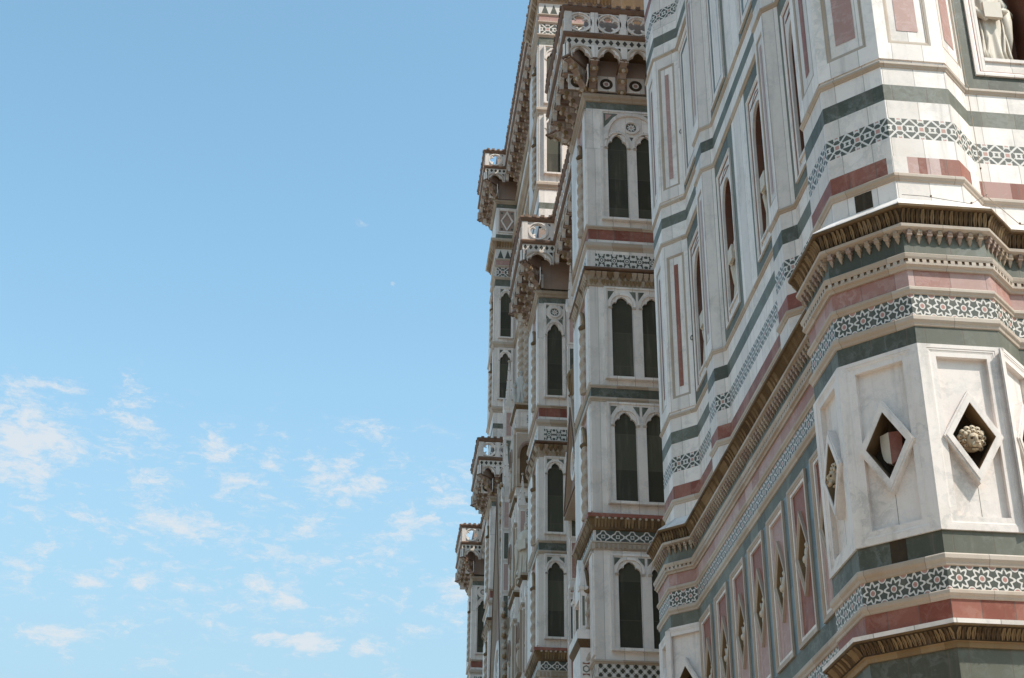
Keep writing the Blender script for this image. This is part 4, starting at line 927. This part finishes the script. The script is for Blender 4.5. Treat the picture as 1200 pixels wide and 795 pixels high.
def hall(x0,x1,y0,y1,z1,zr,m='white_marble'):
    for a,c in (((x0,y0),(x1,y0)),((x1,y1),(x0,y1)),((x0,y1),(x0,y0)),((x1,y0),(x1,y1))):
        b.face([(a[0],a[1],-1.7),(c[0],c[1],-1.7),(c[0],c[1],z1),(a[0],a[1],z1)],m)
    ym=(y0+y1)/2; b.face([(x0,y0,z1),(x1,y0,z1),(x1,ym,zr),(x0,ym,zr)],'roof_tile'); b.face([(x0,ym,zr),(x1,ym,zr),(x1,y1,z1),(x0,y1,z1)],'roof_tile')
    for x in (x0,x1): b.face([(x,y0,z1),(x,y1,z1),(x,ym,zr)],m)
hall(7.4,95,35.4,78.6,26.5,30.5); hall(7.4,95,47.4,66.8,43,49)
b.at((0,47.4,0),(0,-1)); b.box(8.3,60,-.2,1.1,38.2,43.2,'soiled_shade_stone'); b.box(8.3,60,-.2,.5,35.8,38.2,'rosy_stone')  # dark band paints the unlit look beneath the nave overhang into its colour
for q in range(24): b.box(8.6+q*1.1,8.95+q*1.1,.4,1.15,36.4,38.9,'aged_marble')
b.build('nave_body',church)
# ---- porches in the bays: gables, pinnacles, tabernacles, twisted columns
def twisted(x,y,z0,z1,r=.11,m='string_marble'):
    b=MB(); spiral(b,(x,y),r,z0,z1,m); b.at((x,y,0),(0,-1)); b.ball((0,0,z1+.08),r*1.7,'gilt_stone',8,6,(1,1,.9)); b.ball((0,0,z0-.05),r*1.5,m,8,6,(1,1,.7)); b.build('twisted_column',church)
def pinnacle(x,y,w,zb,zs,zt):
    """square shaft with inset panels, four little gables and a crocketed spire"""
    b=MB((x,y-w/2,0),(0,-1)); sq=lambda f,z:[b.p(a*w/2*f,-w/2+c*w/2*f,z) for a,c in ((-1,-1),(1,-1),(1,1),(-1,1))]
    b.loft([sq(1.2,zb),sq(1.2,zb+.12),sq(1,zb+.2),sq(1,zs-.1),sq(1.2,zs),sq(1.25,zs+.06),sq(.82,zs+.1),sq(.08,zt-.12)],'white_marble'); b.ball((0,-w/2,zt-.06),w*.16,'string_marble',8,6)
    for N in ((0,-1),(-1,0)):
        b.at((x+N[0]*w/2,y+N[1]*w/2,0),N); k=max(1,int((zs-zb)/1.3)); hh=(zs-zb-.3)/k
        for q in range(k): z=zb+.25+q*hh; b.ring(rect(-w*.36,w*.36,z,z+hh-.12),rect(-w*.26,w*.26,z+.05,z+hh-.17),0,.02,'white_marble'); b.face([b.p(u,.005,t) for u,t in rect(-w*.26,w*.26,z+.05,z+hh-.17)],'green_marble' if q%2 else 'pink_marble')
        b.prism([(-w*.6,zs),(w*.6,zs),(0,zs+w*1.5)],-.05,.04,'white_marble',back=True)
        for q in range(4):
            t=(q+.7)/4.6
            for sg in (-1,1): b.ball((sg*w*.41*(1-t),-w/2+w*.41*(1-t),zs+.1+(zt-zs-.2)*t),w*.09,'string_marble',6,5)
    b.build('pinnacle',church)
def gable(x,y0,y1,zb,zt,dep=.32,m='rosy_stone'):
    """steep porch gable facing west"""
    b=MB((x,y1,0),(-1,0)); w=y1-y0
    b.prism([(0,zb),(w,zb),(w/2,zt)],-dep,0,m,back=True); b.ring([(-.1,zb-.05),(w+.1,zb-.05),(w/2,zt+.25)],[(.3,zb+.15),(w-.3,zb+.15),(w/2,zt-.55)],-dep-.06,.14,'string_marble')
    b.ring([(.1,zb),(w-.1,zb),(w/2,zt-.2)],[(.2,zb+.05),(w-.2,zb+.05),(w/2,zt-.4)],0,.18,'rust_red_stone'); c=w/2; annulus(b,c,zb+(zt-zb)*.36,w*.12,w*.17,0,.08,'white_marble',20); disc(b,c,zb+(zt-zb)*.36,w*.12,.02,'roundel_inlay')
    n=int((zt-zb)/.42)
    for q in range(n):
        t=(q+.5)/n
        for sg in (-1,1):
            u=c+sg*(w/2+.1)*(1-t); z=zb+(zt+.25-zb)*t; b.ball((u+sg*.08,0,z+.05),.12,'gilt_stone' if q%2 else 'string_marble',7,5,(1,.9,1)); b.ball((u+sg*.17,.0,z+.14),.07,'string_marble',6,4)
    b.build('porch_gable',church)
def porch_pier(x,y,w,d,zt,levels):
    """stepped pier of the porch: hexagon inlaid blocks, gabled niches and ledges"""
    path=[(x+w,y+d),(x,y+d),(x,y),(x+w,y)]; b=MB(); b.sweep(path,[(0,-1.7),(0,zt)],'white_marble'); b.face([(p[0],p[1],zt) for p in path],'aged_marble')
    for zl in levels:
        b.sweep(path,mould(zl-.05,zl+.1,.08),'string_marble'); b.sweep(path,[(0,zl+.95),(.09,zl+1.05),(.09,zl+1.12)],'soiled_shade_stone'); b.sweep(path,[(.09,zl+1.12),(.1,zl+1.2),(0,zl+1.24)],'string_marble')
        for (a,c) in ((path[1],path[2]),(path[2],path[3])):
            A=Vector(a);B=Vector(c);dd=(B-A).normalized();L=(B-A).length;M=(A+B)/2; b.at((M.x,M.y,0),(dd.y,-dd.x)); k=max(1,int(L/.55))
            for q in range(k): u=-L/2+L*(q+.5)/k; b.ring(rect(u-L/k*.42,u+L/k*.42,zl+.16,zl+.9),rect(u-L/k*.34,u+L/k*.34,zl+.22,zl+.84),0,.02,'white_marble'); hexblock(b,u,.006,zl+.53,.17)
            z=zl-2.3; hw=min(.36,L*.36)
            b.plate(-L/2+.02,L/2-.02,z-.1,zl-.15,arc_half(hw,z,z+1.1,z+1.7),0,.0,.10,'string_marble',nr=.004); b.face([b.p(u,.006,t) for u,t in rect(-hw,hw,z,z+1.7)],'soiled_shade_stone')
            archivolt(b,0,hw+.02,z+1.1,z+1.72,.08,.1,.16,'rosy_stone'); b.ball((0,.08,z+.95),.11,'string_marble',8,6); b.ball((0,.06,z+.5),.17,'string_marble',9,7,(.9,.7,2.0)); b.box(-hw,hw,0,.16,z-.12,z,'aged_marble')
    b.build('porch_pier',church)
# bay between the two nearer buttresses
twisted(6.60,45.75,10.2,26.2)
pinnacle(6.24,43.5,.24,15.0,24.7,26.5); pinnacle(6.35,44.6,.26,12.0,19.6,21.4)
gable(6.08,40.1,43.3,17.2,20.4)
# central bay
porch_pier(5.58,54.4,1.0,1.7,26.3,(25.2,21.2,17.4,13.4)); twisted(6.28,49.15,10.2,26.0); twisted(6.1,52.6,27.0,33.6,.13); twisted(6.0,54.6,26.6,33.0,.13); twisted(6.15,58.,27.,33.8,.14); twisted(5.95,61.8,14,26.2,.13); twisted(6.2,50.6,10.2,24.5,.10)
pinnacle(5.63,52.5,.30,18.6,21.2,22.6); pinnacle(5.75,50.9,.30,12.,17.2,18.8); pinnacle(5.5,57.4,.34,14.,23.5,26.0); pinnacle(5.85,60.5,.4,14.,29.0,31.5)
porch_pier(5.60,51.9,.9,.9,18.3,(17.2,13.2)); gable(5.42,55.6,62.5,12.5,24.6); porch_pier(5.7,62.2,.9,1.6,24.0,(22.8,18.6,14.4))
def church_statue(x,y,z,h,label,seed,mat,fd=(-1,0)): statue('statue',(x,y,z),fd,h,label,seed,mat,seed%2==0)
church_statue(5.84,54.85,26.31,1.8,'small weathered statue standing on the porch pier between the two farther tall buttresses',11,'statue_grey',(-.7,-.7))
church_statue(5.80,52.2,18.31,2.2,'pale statue on the lower porch pier left of the second buttress',12,'statue_marble',(-.7,-.7))
church_statue(6.1,41.75,20.6,1.15,'dark weathered figure on the gable tip beside the nearest buttress',13,'gilt_stone',(-.5,-.8))
church_statue(5.95,62.7,24.01,2.0,'far weathered statue on the porch pier beside the third buttress',14,'statue_grey',(-.7,-.7))
